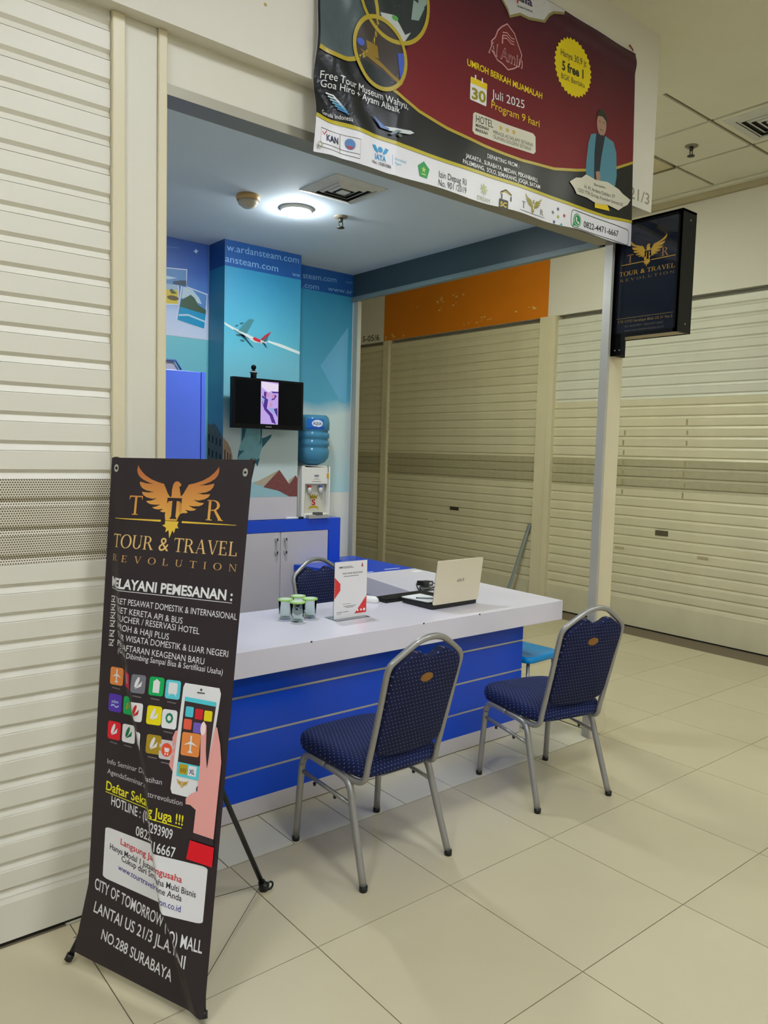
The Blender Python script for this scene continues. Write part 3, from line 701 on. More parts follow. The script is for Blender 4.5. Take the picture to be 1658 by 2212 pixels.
pf = [(.03, .0), (.045, .008), (.10, .03), (.127, .065), (.131, .10), (.131, .125), (.121, .133), (.121, .147), (.131, .155), (.131, .185), (.121, .193), (.121, .207), (.131, .215), (.131, .245), (.121, .253), (.121, .265), (.131, .273), (.131, .335), (.124, .365), (.108, .382), (.05, .384), (0, .380)]
MB().lathe([(r*.95, z) for r, z in pf], n=32).build('bottle_body', mat('blue_bottle', (88, 158, 196), rough=0.15, trans=0.3, ior=1.2), t)
def bot(u, v, h):
    a = -math.pi/2-.42+u/.1252; r = .1252+h; return Vector((r*math.cos(a), r*math.sin(a), v))
pr = Print(bot, t, .0006, .012)
pr.poly('label_band', _r(-.066, .276, .066, .352), ink((40, 110, 205)), 1)
pr.poly('label_cloud', ell(0.012, .318, .042, .027, 20), ink((226, 236, 244)), 2)
pr.text('AQUA', (-.022, .308), (.044, .308), .020, ink((28, 40, 110)), 3, bold=.02)
pr.poly('label_wave', [(-.066, .276), (.066, .276), (.066, .298), (.03, .288), (0, .296), (-.03, .29), (-.066, .284)], ink((24, 80, 180)), 3)
t = thing('marker_pen', 'white marker pen with black cap lying on the blue cabinet', 'pen', (3.03, 4.738, 1.117))
MB().tube([(-.07, 0, 0), (.03, -.004, 0)], .0085, 10).build('barrel', mat('pen_white', (236, 236, 236), rough=0.35), t)
MB().tube([(.03, -.004, 0), (.075, -.006, 0)], .009, 10).build('cap', BLACK, t)
# ------------------------------------------------------------------ things on the counter
TOP = .7762
GLASS = mat('clear_glass', (238, 246, 242), rough=0.0, trans=1.0, ior=1.08, spec=0.5)
LIDM = mat('lid_green', (166, 216, 112), rough=0.35)
LIDC = mat('lid_pale', (224, 238, 220), rough=0.3)
def cup(x, y, label):
    t = thing('drinking_glass', label, 'glass', (x, y, TOP), 0, 'lidded glasses on the counter')
    MB().lathe([(0, .0), (.027, .0), (.029, .003), (.034, .092), (.032, .092), (.0275, .010), (0, .008)], n=28).build('glass_body', GLASS, t)
    l = MB().lathe([(.0375, .0925), (.0385, .096), (.0375, .100), (.034, .1005)], n=28).build('lid_rim', LIDM, t)
    MB().lathe([(.0, .0935), (.0372, .0930), (.036, .0995), (.02, .1015), (0, .102)], n=28).build('lid', LIDC, t)
cup(2.030, 3.128, 'lidded glass at the front of the group of four')
cup(2.012, 3.212, 'lidded glass at the left of the group of four')
cup(2.128, 3.165, 'lidded glass at the right of the group of four, nearest the acrylic stand')
cup(2.112, 3.250, 'lidded glass at the back of the group of four')
# acrylic stand
t = thing('acrylic_stand', 'clear acrylic table stand holding a white card with red corners', 'stand', (2.295, 3.05, TOP), math.radians(0.5))
ACR = mat('clear_acrylic', (236, 242, 246), rough=0.02, trans=1.0, ior=1.3)
MB().box(-.104, .104, .0015, .004, .002, .302).build('rear_sheet', ACR, t)
MB().box(-.104, .104, -.03, .075, .0, .002).build('base_plate', ACR, t)
cd = MB().box(-.102, .102, -.0008, .0008, .003, .290).build('card', mat('card_white', (236, 234, 234), rough=0.3), t)
pr = Print(lambda u, v, h: Vector((u, -.0008-h, v)), cd, .0003)
RED = ink((222, 62, 62))
pr.poly('red_corner', [(.026, .020), (.102, .020), (.102, .108)], RED, 1); pr.poly('red_wedge', [(-.102, .215), (-.066, .180), (-.066, .146), (-.102, .105)], RED, 1)
pr.polys('social_icons', [ell(.046, .036, .006, .006, 12), ell(.068, .036, .006, .006, 12), ell(.088, .036, .007, .007, 12)], ink((248, 240, 238)), 2)
pr.text('TOUR TRAVEL REVOLUTION', (-.056, .226), (.072, .226), .008, ink((40, 40, 44)), 1, bold=.02)
pr.polys('small_print', [_r(-.076, .258, -.052, .266), _r(-.050, .263, .004, .266), _r(-.050, .257, .014, .260), _r(-.046, .214, .048, .217), _r(-.05, .074, .0, .076), _r(-.044, .062, .034, .065), _r(-.03, .055, .02, .058), _r(-.086, .034, -.05, .037), _r(-.046, .034, -.012, .037), _r(-.086, .026, -.055, .028)], ink((120, 118, 122)), 1)
pr.poly('small_emblem', [(.064, .258), (.076, .258), (.074, .268), (.070, .282), (.066, .268)], ink((170, 60, 70)), 1)
# laptop
off = (2.965, 3.10, TOP)
t = thing('laptop', 'open laptop with cream white lid facing the walkway', 'laptop', (2.957, 3.095, TOP), math.radians(1))
MB().prism(rrect(-.176, -.125, .176, .125, .012, 3), lambda u, v, h: (u, v, h), .004, .026).build('base', BLACK, t, .003)
for sx in (-1, 1):
    for sy in (-1, 1): MB().lathe([(0, 0), (.008, 0), (.008, .005), (0, .005)], (sx*.15, sy*.10, 0), 8).build('rubber_foot', BLACK, t)
kb = MB()
for r in range(5):
    for c in range(14): kb.box(-.145+c*.0208, -.145+c*.0208+.017, -.075+r*.021, -.075+r*.021+.017, .026, .0275)
o = kb.build('keys', mat('key_black', (24, 24, 26), rough=0.5), t)
LM = Matrix.Translation((0, -.121, .027)) @ Matrix.Rotation(math.radians(7), 4, 'X')
lid = MB()
lid.prism(rrect(-.176, 0, .176, .245, .010, 3), lambda u, v, h: LM @ Vector((u, -h, v)), 0.003, .011)
lo = lid.build('lid', mat('lid_cream', (226, 216, 190), rough=0.35), t, .002)
MB().prism(rrect(-.174, .002, .174, .243, .009, 3), lambda u, v, h: LM @ Vector((u, -h, v)), 0, .003).build('bezel', BLACK, lo)
MB().prism(_r(-.155, .02, .155, .215), lambda u, v, h: LM @ Vector((u, -h, v)), -.0006, 0).build('display', mat('display_dark', (10, 12, 16), rough=0.1), lo)
Print(lambda u, v, h: LM @ Vector((u, -.0111-h, v)), lo, .0004).text('ASUS', (-.017, .118), (.040, .120), .016, ink((92, 86, 78)), 1, bold=.01, shear=.15)
t = thing('notepad', 'sheets of white paper lying on the laptop keyboard', 'paper', (2.865, 3.125, TOP+.0295), math.radians(6))
for i, (a, dx) in enumerate(((0, 0), (2.5, .003), (-2, -.002))):
    M = Matrix.Rotation(math.radians(a), 4, 'Z') @ Matrix.Translation((dx, 0, i*.002))
    MB().obox(M, .15, .20, .0012).build('sheet', mat('paper_white', (240, 240, 240), rough=0.7), t)
t = thing('ballpoint_pen', 'black and clear ballpoint pen lying on the white paper', 'pen', (2.855, 3.08, TOP+.0392), math.radians(-42))
MB().tube([(-.06, 0, 0), (.035, 0, 0)], .0036, 8).build('barrel', mat('pen_smoke', (110, 120, 130), rough=0.2), t)
MB().tube([(.03, 0, 0), (.065, 0, 0)], .0045, 8).build('cap', BLACK, t)
MB().tube([(-.066, 0, 0), (-.06, 0, 0)], .0042, 8).build('tip', BLACK, t)
# keyboard, mouse, charger
t = thing('keyboard', 'black keyboard lying behind the laptop', 'keyboard', (2.885, 3.315, TOP), math.radians(2))
MB().prism(rrect(-.20, -.065, .20, .065, .008, 3), lambda u, v, h: (u, v, h), 0, .014).build('case', BLACK, t, .002)
kb = MB()
for r in range(5):
    for c in range(18): kb.box(-.19+c*.0212, -.19+c*.0212+.0178, -.054+r*.0215, -.054+r*.0215+.0178, .014, .0185)
kb.build('keys', mat('key_grey_black', (30, 30, 32), rough=0.45), t)
t = thing('computer_mouse', 'white mouse half hidden behind the acrylic stand', 'mouse', (2.638, 3.318, TOP), math.radians(20))
pl = ell(0, 0, .030, .052, 20)
MB().rings([[(x, y, z) for x, y in inset(pl, d)] for d, z in ((.002, .0), (0, .012), (.004, .022), (.012, .030), (.02, .034))]).build('shell', mat('mouse_white', (240, 238, 236), rough=0.25), t)
MB().tube([(0, .028, .034), (0, .036, .031)], .0035, 8).build('wheel', mat('wheel_grey', (120, 120, 120), rough=0.5), t)
t = thing('laptop_charger', 'black power brick with coiled cable on the white return top', 'charger', (3.215, 3.50, TOP), math.radians(18))
MB().obox(Matrix.Translation((0, 0, .028)) @ Matrix.Rotation(math.radians(6), 4, 'Y'), .125, .052, .030).build('brick', BLACK, t, .004)
MB().obox(Matrix.Translation((.025, -.0265, .027)) @ Matrix.Rotation(math.radians(6), 4, 'Y'), .034, .001, .014).build('rating_label', mat('label_white', (214, 214, 214), rough=0.5), t)
cb = [(-.06, 0, .03), (-.09, .01, .035), (-.12, -.03, .006), (-.06, -.06, .006), (.03, -.05, .006), (.07, -.09, .006), (.0, -.11, .006), (-.08, -.09, .007), (-.13, -.06, .006), (-.10, -.02, .02), (-.06, -.03, .018), (-.02, -.045, .012)]
MB().tube(smooth_path(cb, 5), .0042, 6).build('cable', BLACK, t)
MB().tube(smooth_path([(.062, 0, .024), (.10, .01, .02), (.12, -.02, .006), (.10, -.07, .006), (.05, -.12, .006)], 5), .003, 6).build('cable', BLACK, t)
# strip leaning on the shutter
t = thing('metal_strip', 'thin grey metal profile leaning against the wide cream shutter', 'strip', (6.34, 5.60, 0))
d = Vector((.115, -.215, .875)); q = d.to_track_quat('Z', 'Y').to_matrix().to_4x4()
M = Matrix.Translation(d/2) @ q
MB().obox(M @ Matrix.Translation((.012, 0, 0)), .003, .034, d.length).build('web', mat('profile_grey', (156, 164, 160), rough=0.4), t)
for s in (-1, 1): MB().obox(M @ Matrix.Translation((0, s*.0155, 0)), .021, .003, d.length).build('flange', MATS['profile_grey'], t)
# ------------------------------------------------------------------ wall pictures in the shop
SKYM = ramp_mat('mural_sky', [(0, (196, 208, 206)), (.30, (190, 210, 212)), (.42, (132, 190, 204)), (.70, (86, 172, 196)), (1, (48, 138, 180))], 'Z', 1.27, 2.84, .16, 2.6)
SKYS = ramp_mat('mural_sky_back', [(0, (170, 212, 222)), (.26, (196, 212, 214)), (.40, (196, 214, 214)), (.47, (88, 168, 200)), (.8, (60, 152, 188)), (1, (46, 136, 178))], 'Z', 1.27, 2.84, .14, 2.0)
BAND = mat('mural_navy_band', (30, 84, 152), rough=0.4, var=0.06, vscale=6)
TXT = ink((128, 170, 212)); TXT2 = ink((96, 140, 190))
fp = Print(lambda u, v, h: Vector((u, 4.75-h, v)), wp, .0005)
fp.poly('sky_print', _r(2.455, 1.273, 3.06, 2.835), SKYM, 1)
fp.poly('navy_band', _r(2.455, 2.835, 3.06, 3.009), BAND, 1)
fp.text('w.ardansteam.com', (2.468, 2.935), (3.04, 2.948), .045, TXT, 2)
fp.text('ansteam.com', (2.458, 2.860), (2.868, 2.860), .045, TXT, 2)
fp.text('ww', (2.985, 2.852), (3.052, 2.852), .030, TXT, 2)
# aeroplane
fp.poly('vapour_trail', [(2.80, 2.375), (2.90, 2.362), (3.06, 2.325), (3.06, 2.305), (2.90, 2.340), (2.79, 2.365)], ink((214, 226, 224)), 2)
fp.poly('aeroplane_body', [(2.456, 2.462), (2.475, 2.452), (2.53, 2.432), (2.60, 2.412), (2.68, 2.385), (2.73, 2.372), (2.79, 2.362), (2.77, 2.350), (2.69, 2.352), (2.62, 2.378), (2.54, 2.410), (2.47, 2.440), (2.456, 2.450)], ink((206, 212, 210)), 3)
fp.poly('aeroplane_belly', [(2.52, 2.425), (2.60, 2.395), (2.66, 2.368), (2.62, 2.372), (2.54, 2.405)], ink((90, 140, 152)), 4)
fp.poly('aeroplane_wing', [(2.56, 2.418), (2.605, 2.47), (2.645, 2.505), (2.683, 2.507), (2.675, 2.490), (2.625, 2.402)], ink((70, 128, 138)), 4)
fp.poly('aeroplane_wing', [(2.56, 2.395), (2.60, 2.395), (2.640, 2.355), (2.685, 2.310), (2.660, 2.322), (2.615, 2.360)], ink((30, 78, 96)), 4)
fp.polys('aeroplane_engine', [ell(2.585, 2.468, .016, .006, 10, .4), ell(2.548, 2.448, .014, .005, 10, .4), ell(2.560, 2.385, .018, .006, 10, -.1), ell(2.592, 2.352, .018, .006, 10, -.1)], ink((48, 96, 110)), 5)
fp.poly('aeroplane_tail', [(2.685, 2.388), (2.735, 2.372), (2.735, 2.354), (2.690, 2.362), (2.672, 2.374)], ink((196, 40, 56)), 5)
fp.poly('aeroplane_fin', [(2.732, 2.375), (2.768, 2.408), (2.818, 2.440), (2.802, 2.410), (2.770, 2.368)], ink((178, 44, 58)), 4)
fp.poly('aeroplane_fin', [(2.752, 2.375), (2.785, 2.400), (2.800, 2.412), (2.785, 2.374), (2.768, 2.360)], ink((64, 104, 112)), 5)
fp.poly('aeroplane_tailplane', [(2.742, 2.360), (2.770, 2.355), (2.790, 2.322), (2.776, 2.328)], ink((22, 70, 90)), 4)
# draped stone figure below the television
fp.poly('stone_figure', [(2.595, 1.80), (2.76, 1.80), (2.757, 1.690), (2.79, 1.700), (2.835, 1.722), (2.838, 1.705), (2.80, 1.665), (2.757, 1.619), (2.740, 1.565), (2.725, 1.490), (2.70, 1.53), (2.565, 1.535), (2.575, 1.600), (2.590, 1.655)], mat('figure_blue_green', (116, 172, 184), rough=0.45, var=0.10, vscale=16), 2)
fp.polys('stone_folds', [[(2.757, 1.69), (2.79, 1.70), (2.835, 1.722), (2.825, 1.695), (2.762, 1.625)], [(2.565, 1.54), (2.575, 1.60), (2.62, 1.60), (2.585, 1.57)], [(2.742, 1.80), (2.762, 1.80), (2.752, 1.66), (2.738, 1.64), (2.748, 1.70)], [(2.70, 1.53), (2.725, 1.49), (2.742, 1.55)], [(2.60, 1.80), (2.64, 1.80), (2.62, 1.70), (2.597, 1.66)]], ink((40, 100, 120)), 3)
# pyramids
fp.poly('haze_print', [(2.60, 1.274), (3.06, 1.274), (3.06, 1.32), (2.86, 1.34), (2.72, 1.39), (2.62, 1.36)], ink((150, 190, 198)), 2)
fp.polys('pyramid_lit', [[(2.690, 1.370), (2.905, 1.468), (2.795, 1.350)], [(2.985, 1.395), (3.045, 1.430), (3.02, 1.37), (2.985, 1.36)]], ink((176, 164, 140)), 3)
fp.polys('pyramid_shade', [[(2.775, 1.345), (2.905, 1.468), (2.990, 1.365), (3.045, 1.430), (3.06, 1.405), (3.06, 1.275), (2.99, 1.275), (2.90, 1.318)]], mat('pyramid_red_brown', (120, 66, 64), rough=0.5, var=0.18, vscale=60), 4)
# pillar left face
lp_ = Print(lambda u, v, h: Vector((2.455-h, -u, v)), wp, .0005)
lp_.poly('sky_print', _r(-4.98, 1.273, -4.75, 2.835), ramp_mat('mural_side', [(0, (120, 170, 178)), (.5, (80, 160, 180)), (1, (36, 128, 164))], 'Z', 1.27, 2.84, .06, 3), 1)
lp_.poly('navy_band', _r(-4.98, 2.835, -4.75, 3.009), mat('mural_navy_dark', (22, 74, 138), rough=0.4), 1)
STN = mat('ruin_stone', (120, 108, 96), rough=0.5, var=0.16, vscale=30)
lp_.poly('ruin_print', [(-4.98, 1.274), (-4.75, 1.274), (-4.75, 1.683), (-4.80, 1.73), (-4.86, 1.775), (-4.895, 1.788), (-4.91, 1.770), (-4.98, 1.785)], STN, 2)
ar = []
for r in range(3):
    for c in range(4):
        cx = -4.955+c*.056; cz = 1.69-.10*r-.012*c; ar.append(_r(cx-.010, cz-.03, cx+.010, cz+.01)+[])
        ar.append(ell(cx, cz+.01, .010, .012, 10))
lp_.polys('ruin_arches', ar, ink((44, 44, 46)), 3)
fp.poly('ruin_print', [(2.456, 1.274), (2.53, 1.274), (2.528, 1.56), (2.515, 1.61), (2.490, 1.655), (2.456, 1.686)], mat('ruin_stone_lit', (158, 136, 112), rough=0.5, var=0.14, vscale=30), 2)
fp.polys('ruin_arches', [_r(2.465, 1.53, 2.474, 1.60), _r(2.487, 1.53, 2.496, 1.585), _r(2.507, 1.53, 2.514, 1.575)], ink((56, 50, 46)), 3)
# back wall right of the pillar
bp_ = Print(lambda u, v, h: Vector((u, 4.98-h, v)), wb, .0005)
bp_.poly('sky_print', _r(3.06, 1.285, 3.70, 2.835), SKYS, 1)
bp_.poly('navy_band', _r(3.06, 2.835, 3.70, 3.009), BAND, 1)
bp_.text('steam.com', (3.225, 2.912), (3.535, 2.926), .042, TXT, 2); bp_.text('ww', (3.625, 2.935), (3.695, 2.938), .026, TXT2, 2)
bp_.text('.com', (3.225, 2.842), (3.372, 2.846), .040, TXT, 2); bp_.text('www.ar', (3.455, 2.853), (3.695, 2.860), .034, TXT, 2)
bp_.poly('light_ray', [(3.40, 2.27), (3.66, 2.60), (3.66, 2.0), (3.60, 2.0)], ink((104, 176, 214)), 2)
# back wall left of the pillar
bp_.poly('green_print', _r(1.06, 1.273, 2.455, 2.36), ramp_mat('mural_aqua', [(0, (120, 184, 190)), (1, (112, 186, 194))], 'Z', 1.2, 2.4, .2, 2), 1)
po = Print(lambda u, v, h: Vector((u, 4.978-h, v)), wb, .0005)
po.poly('poster', _r(1.40, 2.362, 2.452, 3.009), ramp_mat('poster_sky', [(0, (196, 204, 222)), (.25, (176, 192, 222)), (.45, (70, 120, 190)), (.7, (38, 88, 168)), (1, (26, 70, 146))], 'Z', 2.36, 3.01, .10, 5), 1)
po.text('ardansteam', (2.12, 2.935), (2.235, 2.945), .012, ink((90, 130, 180)), 2)
po.poly('poster_bird', [(2.335, 2.945), (2.350, 2.955), (2.352, 2.968), (2.362, 2.955), (2.375, 2.958), (2.362, 2.944), (2.358, 2.932), (2.350, 2.942)], ink((170, 196, 220)), 2)
def photo(outer, inner, parts):
    po.poly('photo_border', outer, ink((206, 212, 222)), 3); po.poly('photo_view', inner, parts[0], 4)
    for k, (nm, pts, m) in enumerate(parts[1]): po.poly(nm, pts, m, 5+k)
photo([(1.95, 2.79), (2.292, 2.818), (2.288, 2.70), (1.95, 2.70)], [(1.95, 2.785), (2.286, 2.811), (2.283, 2.70), (1.95, 2.70)], (ink((96, 136, 186)), [('photo_cloud', [(2.0, 2.745), (2.12, 2.752), (2.22, 2.748), (2.16, 2.730), (2.0, 2.722)], ink((176, 196, 212))), ('photo_hill', [(2.19, 2.722), (2.25, 2.738), (2.285, 2.742), (2.285, 2.705), (2.19, 2.705)], ink((58, 76, 92)))]))
photo([(1.95, 2.54), (1.95, 2.715), (2.232, 2.705), (2.234, 2.572)], [(1.95, 2.55), (1.95, 2.705), (2.225, 2.698), (2.228, 2.578)], (ink((206, 178, 44)), [('photo_cloud', [(1.95, 2.705), (2.225, 2.698), (2.226, 2.668), (2.14, 2.66), (1.95, 2.67)], ink((150, 172, 190))), ('photo_shade', ell(2.19, 2.612, .042, .016, 14), ink((92, 78, 40))), ('photo_hill', [(2.165, 2.66), (2.18, 2.672), (2.22, 2.645), (2.18, 2.638)], ink((76, 84, 40)))]))
photo([(2.250, 2.712), (2.444, 2.675), (2.424, 2.428), (2.215, 2.468)], [(2.258, 2.704), (2.438, 2.668), (2.419, 2.436), (2.223, 2.472)], (ink((84, 132, 190)), [('photo_cloud', [(2.262, 2.70), (2.33, 2.688), (2.38, 2.64), (2.40, 2.60), (2.25, 2.62)], ink((176, 196, 206))), ('photo_hill', [(2.250, 2.61), (2.285, 2.63), (2.318, 2.652), (2.345, 2.635), (2.375, 2.59), (2.432, 2.565), (2.430, 2.53), (2.240, 2.560)], ink((62, 88, 66))), ('photo_sea', [(2.240, 2.562), (2.430, 2.535), (2.419, 2.436), (2.223, 2.472)], ink((20, 140, 184))), ('photo_sand', [(2.231, 2.510), (2.30, 2.520), (2.425, 2.490), (2.424, 2.478), (2.30, 2.508), (2.231, 2.498)], ink((176, 204, 214)))]))
# ------------------------------------------------------------------ hanging banner
off = Vector((2.68, 2.48, 2.73))
t = thing('hanging_banner', 'large maroon and black vinyl banner with gold lines hanging from the shop fascia', 'banner', off)
def xr(z): return 3.715+(3.657-3.715)*(z-2.768)/.997
def SB(u, v, h):
    f = max(0.0, min(1.0, (2.05-u)/.35)); f = f*f*(3-2*f)
    w = .0040*math.sin(30*(u+.55*(v-2.7)))*f + .0018*math.sin(55*u-20*v)*f + .020*noise.noise(Vector((u*7+v*5, v*3.2-u*1.5, 1.7)))*f + .0035*math.sin(5.2*u+1.3*v) + .0018*math.sin(17*u-3*v)
    w += .0025*math.exp(-((u-2.03)/.02)**2)
    top = max(0.0, (v-3.66)/.09); w += .010*math.sin(min(top, 1)*math.pi)*max(0.0, min(1.0, (u-2.9)/.3))
    return Vector((u, 2.482-.012-w-h, v))-off
nu, nv = 300, 90
vs = []; fs = []
for j in range(nv+1):
    for i in range(nu+1):
        b_ = j/nv; a_ = i/nu
        zb = 2.733+.035*a_+.004*math.sin(a_*26); zt = 3.735+.027*a_
        v = zb+(zt-zb)*b_; u = 1.641+(xr(v)-1.641)*a_
        vs.append(SB(u, v, 0))
for j in range(nv):
    for i in range(nu):
        k = j*(nu+1)+i; fs.append((k, k+1, k+nu+2, k+nu+1))
VIN = mat('white_vinyl', (226, 226, 232), rough=0.3, spec=0.5)
bn = MB(); bn.add(vs, fs, True); bn.add([v+Vector((0, .0012, 0)) for v in vs], fs, True)
cl = bn.build('vinyl_sheet', VIN, t, weld=False)
def vmat(name, rgb): return mat(name, rgb, rough=0.28, spec=0.5)
pr = Print(SB, cl, .0008, .022)
GOLD = vmat('print_gold', (176, 156, 48)); YEL = vmat('print_yellow', (226, 196, 30)); PW = vmat('print_white', (226, 226, 228)); PB = mat('print_black', (22, 24, 28), rough=0.3, spec=0.4)
INKD = vmat('print_dark_text', (52, 54, 58))
g2 = [(1.641, 2.863), (1.72, 2.863), (1.97, 2.861), (2.151, 2.862), (2.411, 2.866), (2.729, 2.874), (2.942, 2.873), (3.206, 2.870), (3.475, 2.875), (3.708, 2.899)]
g1 = [(2.006, 3.063), (2.145, 3.021), (2.315, 3.001), (2.538, 2.99), (2.796, 2.99), (3.028, 3.009), (3.193, 3.042), (3.40, 3.094), (3.51, 3.128), (3.687, 3.205)]
pr.poly('black_field', g2+[(3.688, 3.205), (3.4, 3.094), (3.0, 3.05), (2.5, 3.05), (2.15, 3.30), (2.15, 3.738), (1.643, 3.733)], PB, 1)
MAR = ramp_mat('print_maroon', [(0, (122, 30, 36)), (.45, (102, 30, 40)), (1, (66, 30, 46))], 'Z', .30, 1.0, .05, 3, rough=.42, spec=.2)
pr.poly('maroon_field', g1+[(3.658, 3.757), (2.15, 3.742), (2.19, 3.55), (2.165, 3.40), (2.10, 3.30), (2.06, 3.22)], MAR, 2)
pr.band('gold_line', g2, .014, vmat('print_olive_gold', (186, 172, 40)), 3); pr.band('gold_line', g1, .013, GOLD, 3)
# round pictures
def disc(cx, cz, r, m, lay):
    pts = ell(cx, cz, r, r, 48); ins = [p for p in pts if p[0] > 1.650]
    if len(ins) == len(pts): pr.band('gold_ring', pts, .016, GOLD, lay+3, True)
    else:
        k = next(i for i in range(48) if pts[i-1][0] <= 1.650 < pts[i][0]); ins = [pts[(k+i) % 48] for i in range(len(ins))]
        pr.band('gold_ring', ins, .016, GOLD, lay+3)
    pr.poly('round_picture', ins, m, lay)
disc(1.725, 3.29, .195, vmat('pic_grey_teal', (74, 88, 92)), 3)
disc(1.995, 3.43, .185, vmat('pic_dark', (40, 48, 52)), 4)
pr.polys('picture_arches', [[(2.03, 3.60), (2.165, 3.60), (2.172, 3.45), (2.13, 3.40), (2.12, 3.50), (2.06, 3.52)], [(2.10, 3.44), (2.16, 3.43), (2.13, 3.37), (2.09, 3.36)]], vmat('pic_pale_teal', (138, 160, 156)), 5)
pr.polys('picture_white', [[(1.93, 3.33), (2.00, 3.345), (2.06, 3.29), (2.09, 3.31), (2.05, 3.25), (1.97, 3.27)], [(1.86, 3.52), (1.885, 3.42), (1.87, 3.36), (1.855, 3.44)]], vmat('pic_white', (188, 194, 192)), 5)
pr.polys('picture_green', [ell(2.005, 3.335, .016, .010, 10)], vmat('pic_green', (84, 160, 80)), 6)
disc(1.935, 3.177, .130, vmat('pic_brown', (62, 54, 52)), 6)
pr.polys('picture_gold', [[(1.83, 3.16), (1.93, 3.15), (2.02, 3.11), (2.055, 3.10), (2.04, 3.085), (1.95, 3.125), (1.86, 3.145)], [(1.86, 3.20), (1.92, 3.20), (1.93, 3.155), (1.87, 3.15)]], vmat('pic_gold', (140, 112, 30)), 7)
pr.poly('picture_blue', [(2.02, 3.205), (2.055, 3.215), (2.062, 3.15), (2.04, 3.105), (2.03, 3.14)], vmat('pic_blue', (66, 92, 190)), 8); pr.poly('picture_blue', ell(1.835, 3.185, .018, .014, 10), vmat('pic_blue', (66, 92, 190)), 8)
pr.poly('picture_shadow', [(1.83, 3.13), (1.95, 3.115), (2.03, 3.09), (1.99, 3.065), (1.93, 3.055), (1.86, 3.085)], vmat('pic_shadow', (30, 40, 44)), 7)
# left texts
pr.text('Free Tour Museum Wahyu,', (1.663, 3.003), (2.082, 3.006), .026, PW, 10); pr.text('Goa Hiro + Ayam Albaik', (1.667, 2.976), (2.037, 2.978), .024, PW, 10)
for k in range(6):
    a = 1.690+k*.010
    pr.band('airline_wing_mark', [(a, 2.958-.009*k), (a+.03, 2.955-.010*k), (a+.055-.002*k, 2.935-.007*k)], .005, vmat('wing_%d' % k, ((226, 230, 234), (200, 214, 224), (150, 190, 214), (110, 170, 204), (70, 150, 196), (60, 130, 190))[k]), 10)
pr.text('Garuda Indonesia', (1.668, 2.873), (1.805, 2.879), .016, PW, 10)
pr.poly('airliner_body', [(1.935, 2.905), (1.99, 2.912), (2.06, 2.922), (2.10, 2.928), (2.119, 2.924), (2.095, 2.912), (2.04, 2.903), (1.985, 2.897), (1.945, 2.898)], vmat('airliner_white', (200, 206, 208)), 10)
pr.poly('airliner_tail', [(1.903, 2.935), (1.918, 2.930), (1.962, 2.908), (1.985, 2.905), (1.985, 2.897), (1.942, 2.899)], vmat('airliner_teal', (40, 96, 170)), 11)
pr.polys('airliner_wing', [[(2.02, 2.908), (2.05, 2.912), (2.00, 2.884), (1.985, 2.885)], ell(2.04, 2.893, .012, .006, 10)], vmat('airliner_grey', (96, 112, 116)), 12)
# middle texts
AM = [(2.66, 3.549), (2.625, 3.525), (2.60, 3.50), (2.585, 3.465), (2.562, 3.442), (2.565, 3.405), (2.605, 3.376), (2.64, 3.372), (2.678, 3.358), (2.715, 3.375), (2.752, 3.40), (2.764, 3.45), (2.735, 3.49), (2.71, 3.525)]
pr.band('emblem_outline', AM, .006, vmat('print_pink', (206, 150, 150)), 4, True)
pr.poly('emblem_fill', [(u*.93+2.663*.07, v*.93+3.45*.07) for u, v in AM], vmat('print_deep_red', (112, 30, 40)), 3)
pr.polys('script_mark', [_r(2.628, 3.49, 2.636, 3.455)] + [[(2.63, 3.505-.012*k), (2.66, 3.513-.012*k), (2.69, 3.500-.012*k), (2.71, 3.503-.012*k), (2.71, 3.499-.012*k), (2.69, 3.496-.012*k), (2.66, 3.508-.012*k), (2.63, 3.500-.012*k)] for k in range(3)], MATS['print_pink'], 5)
pr.text('Al Amin', (2.544, 3.388), (2.770, 3.392), .052, MATS['print_pink'], 5, bold=.025, shear=.08)
pr.text('Al Amin', (2.551, 3.391), (2.764, 3.394), .046, vmat('print_wine', (92, 26, 36)), 6, bold=-.008, shear=.08)
pr.text('UMROH BERKAH MUAMALAH', (2.419, 3.294), (2.913, 3.299), .027, YEL, 4, bold=.025)
pr.poly('calendar_page', rrect(2.442, 3.158, 2.545, 3.252, .006), PW, 4); pr.poly('calendar_head', _r(2.442, 3.228, 2.545, 3.254), YEL, 5)
pr.polys('calendar_rings', [_r(2.466, 3.246, 2.474, 3.268), _r(2.508, 3.246, 2.516, 3.268)], PW, 6)
pr.text('30', (2.452, 3.166), (2.540, 3.170), .046, vmat('print_leaf_gold', (150, 140, 30)), 5, bold=.03)
pr.text('Juli 2025', (2.579, 3.207), (2.796, 3.222), .036, PW, 4); pr.text('Program 9 hari', (2.578, 3.162), (2.903, 3.167), .032, YEL, 4)
pr.poly('hotel_plate', [(2.475, 3.114), (2.86, 3.128), (2.878, 3.118), (2.884, 3.050), (2.870, 3.037), (2.478, 3.022), (2.463, 3.032), (2.464, 3.104)], vmat('print_cream', (208, 204, 186)), 4)
pr.text('HOTEL', (2.483, 3.074), (2.595, 3.080), .030, INKD, 5); pr.text('MADINAH', (2.482, 3.055), (2.566, 3.060), .013, INKD, 5, bold=.02); pr.text('MAKKAH', (2.482, 3.036), (2.56, 3.040), .013, INKD, 5, bold=.02)
pr.text('MIRAGE AS SALAM/ SETARAF', (2.597, 3.058), (2.863, 3.067), .015, vmat('print_olive', (90, 86, 60)), 5); pr.text('OLAYAN GOLDEN/ SETARAF', (2.598, 3.038), (2.852, 3.046), .015, MATS['print_olive'], 5)
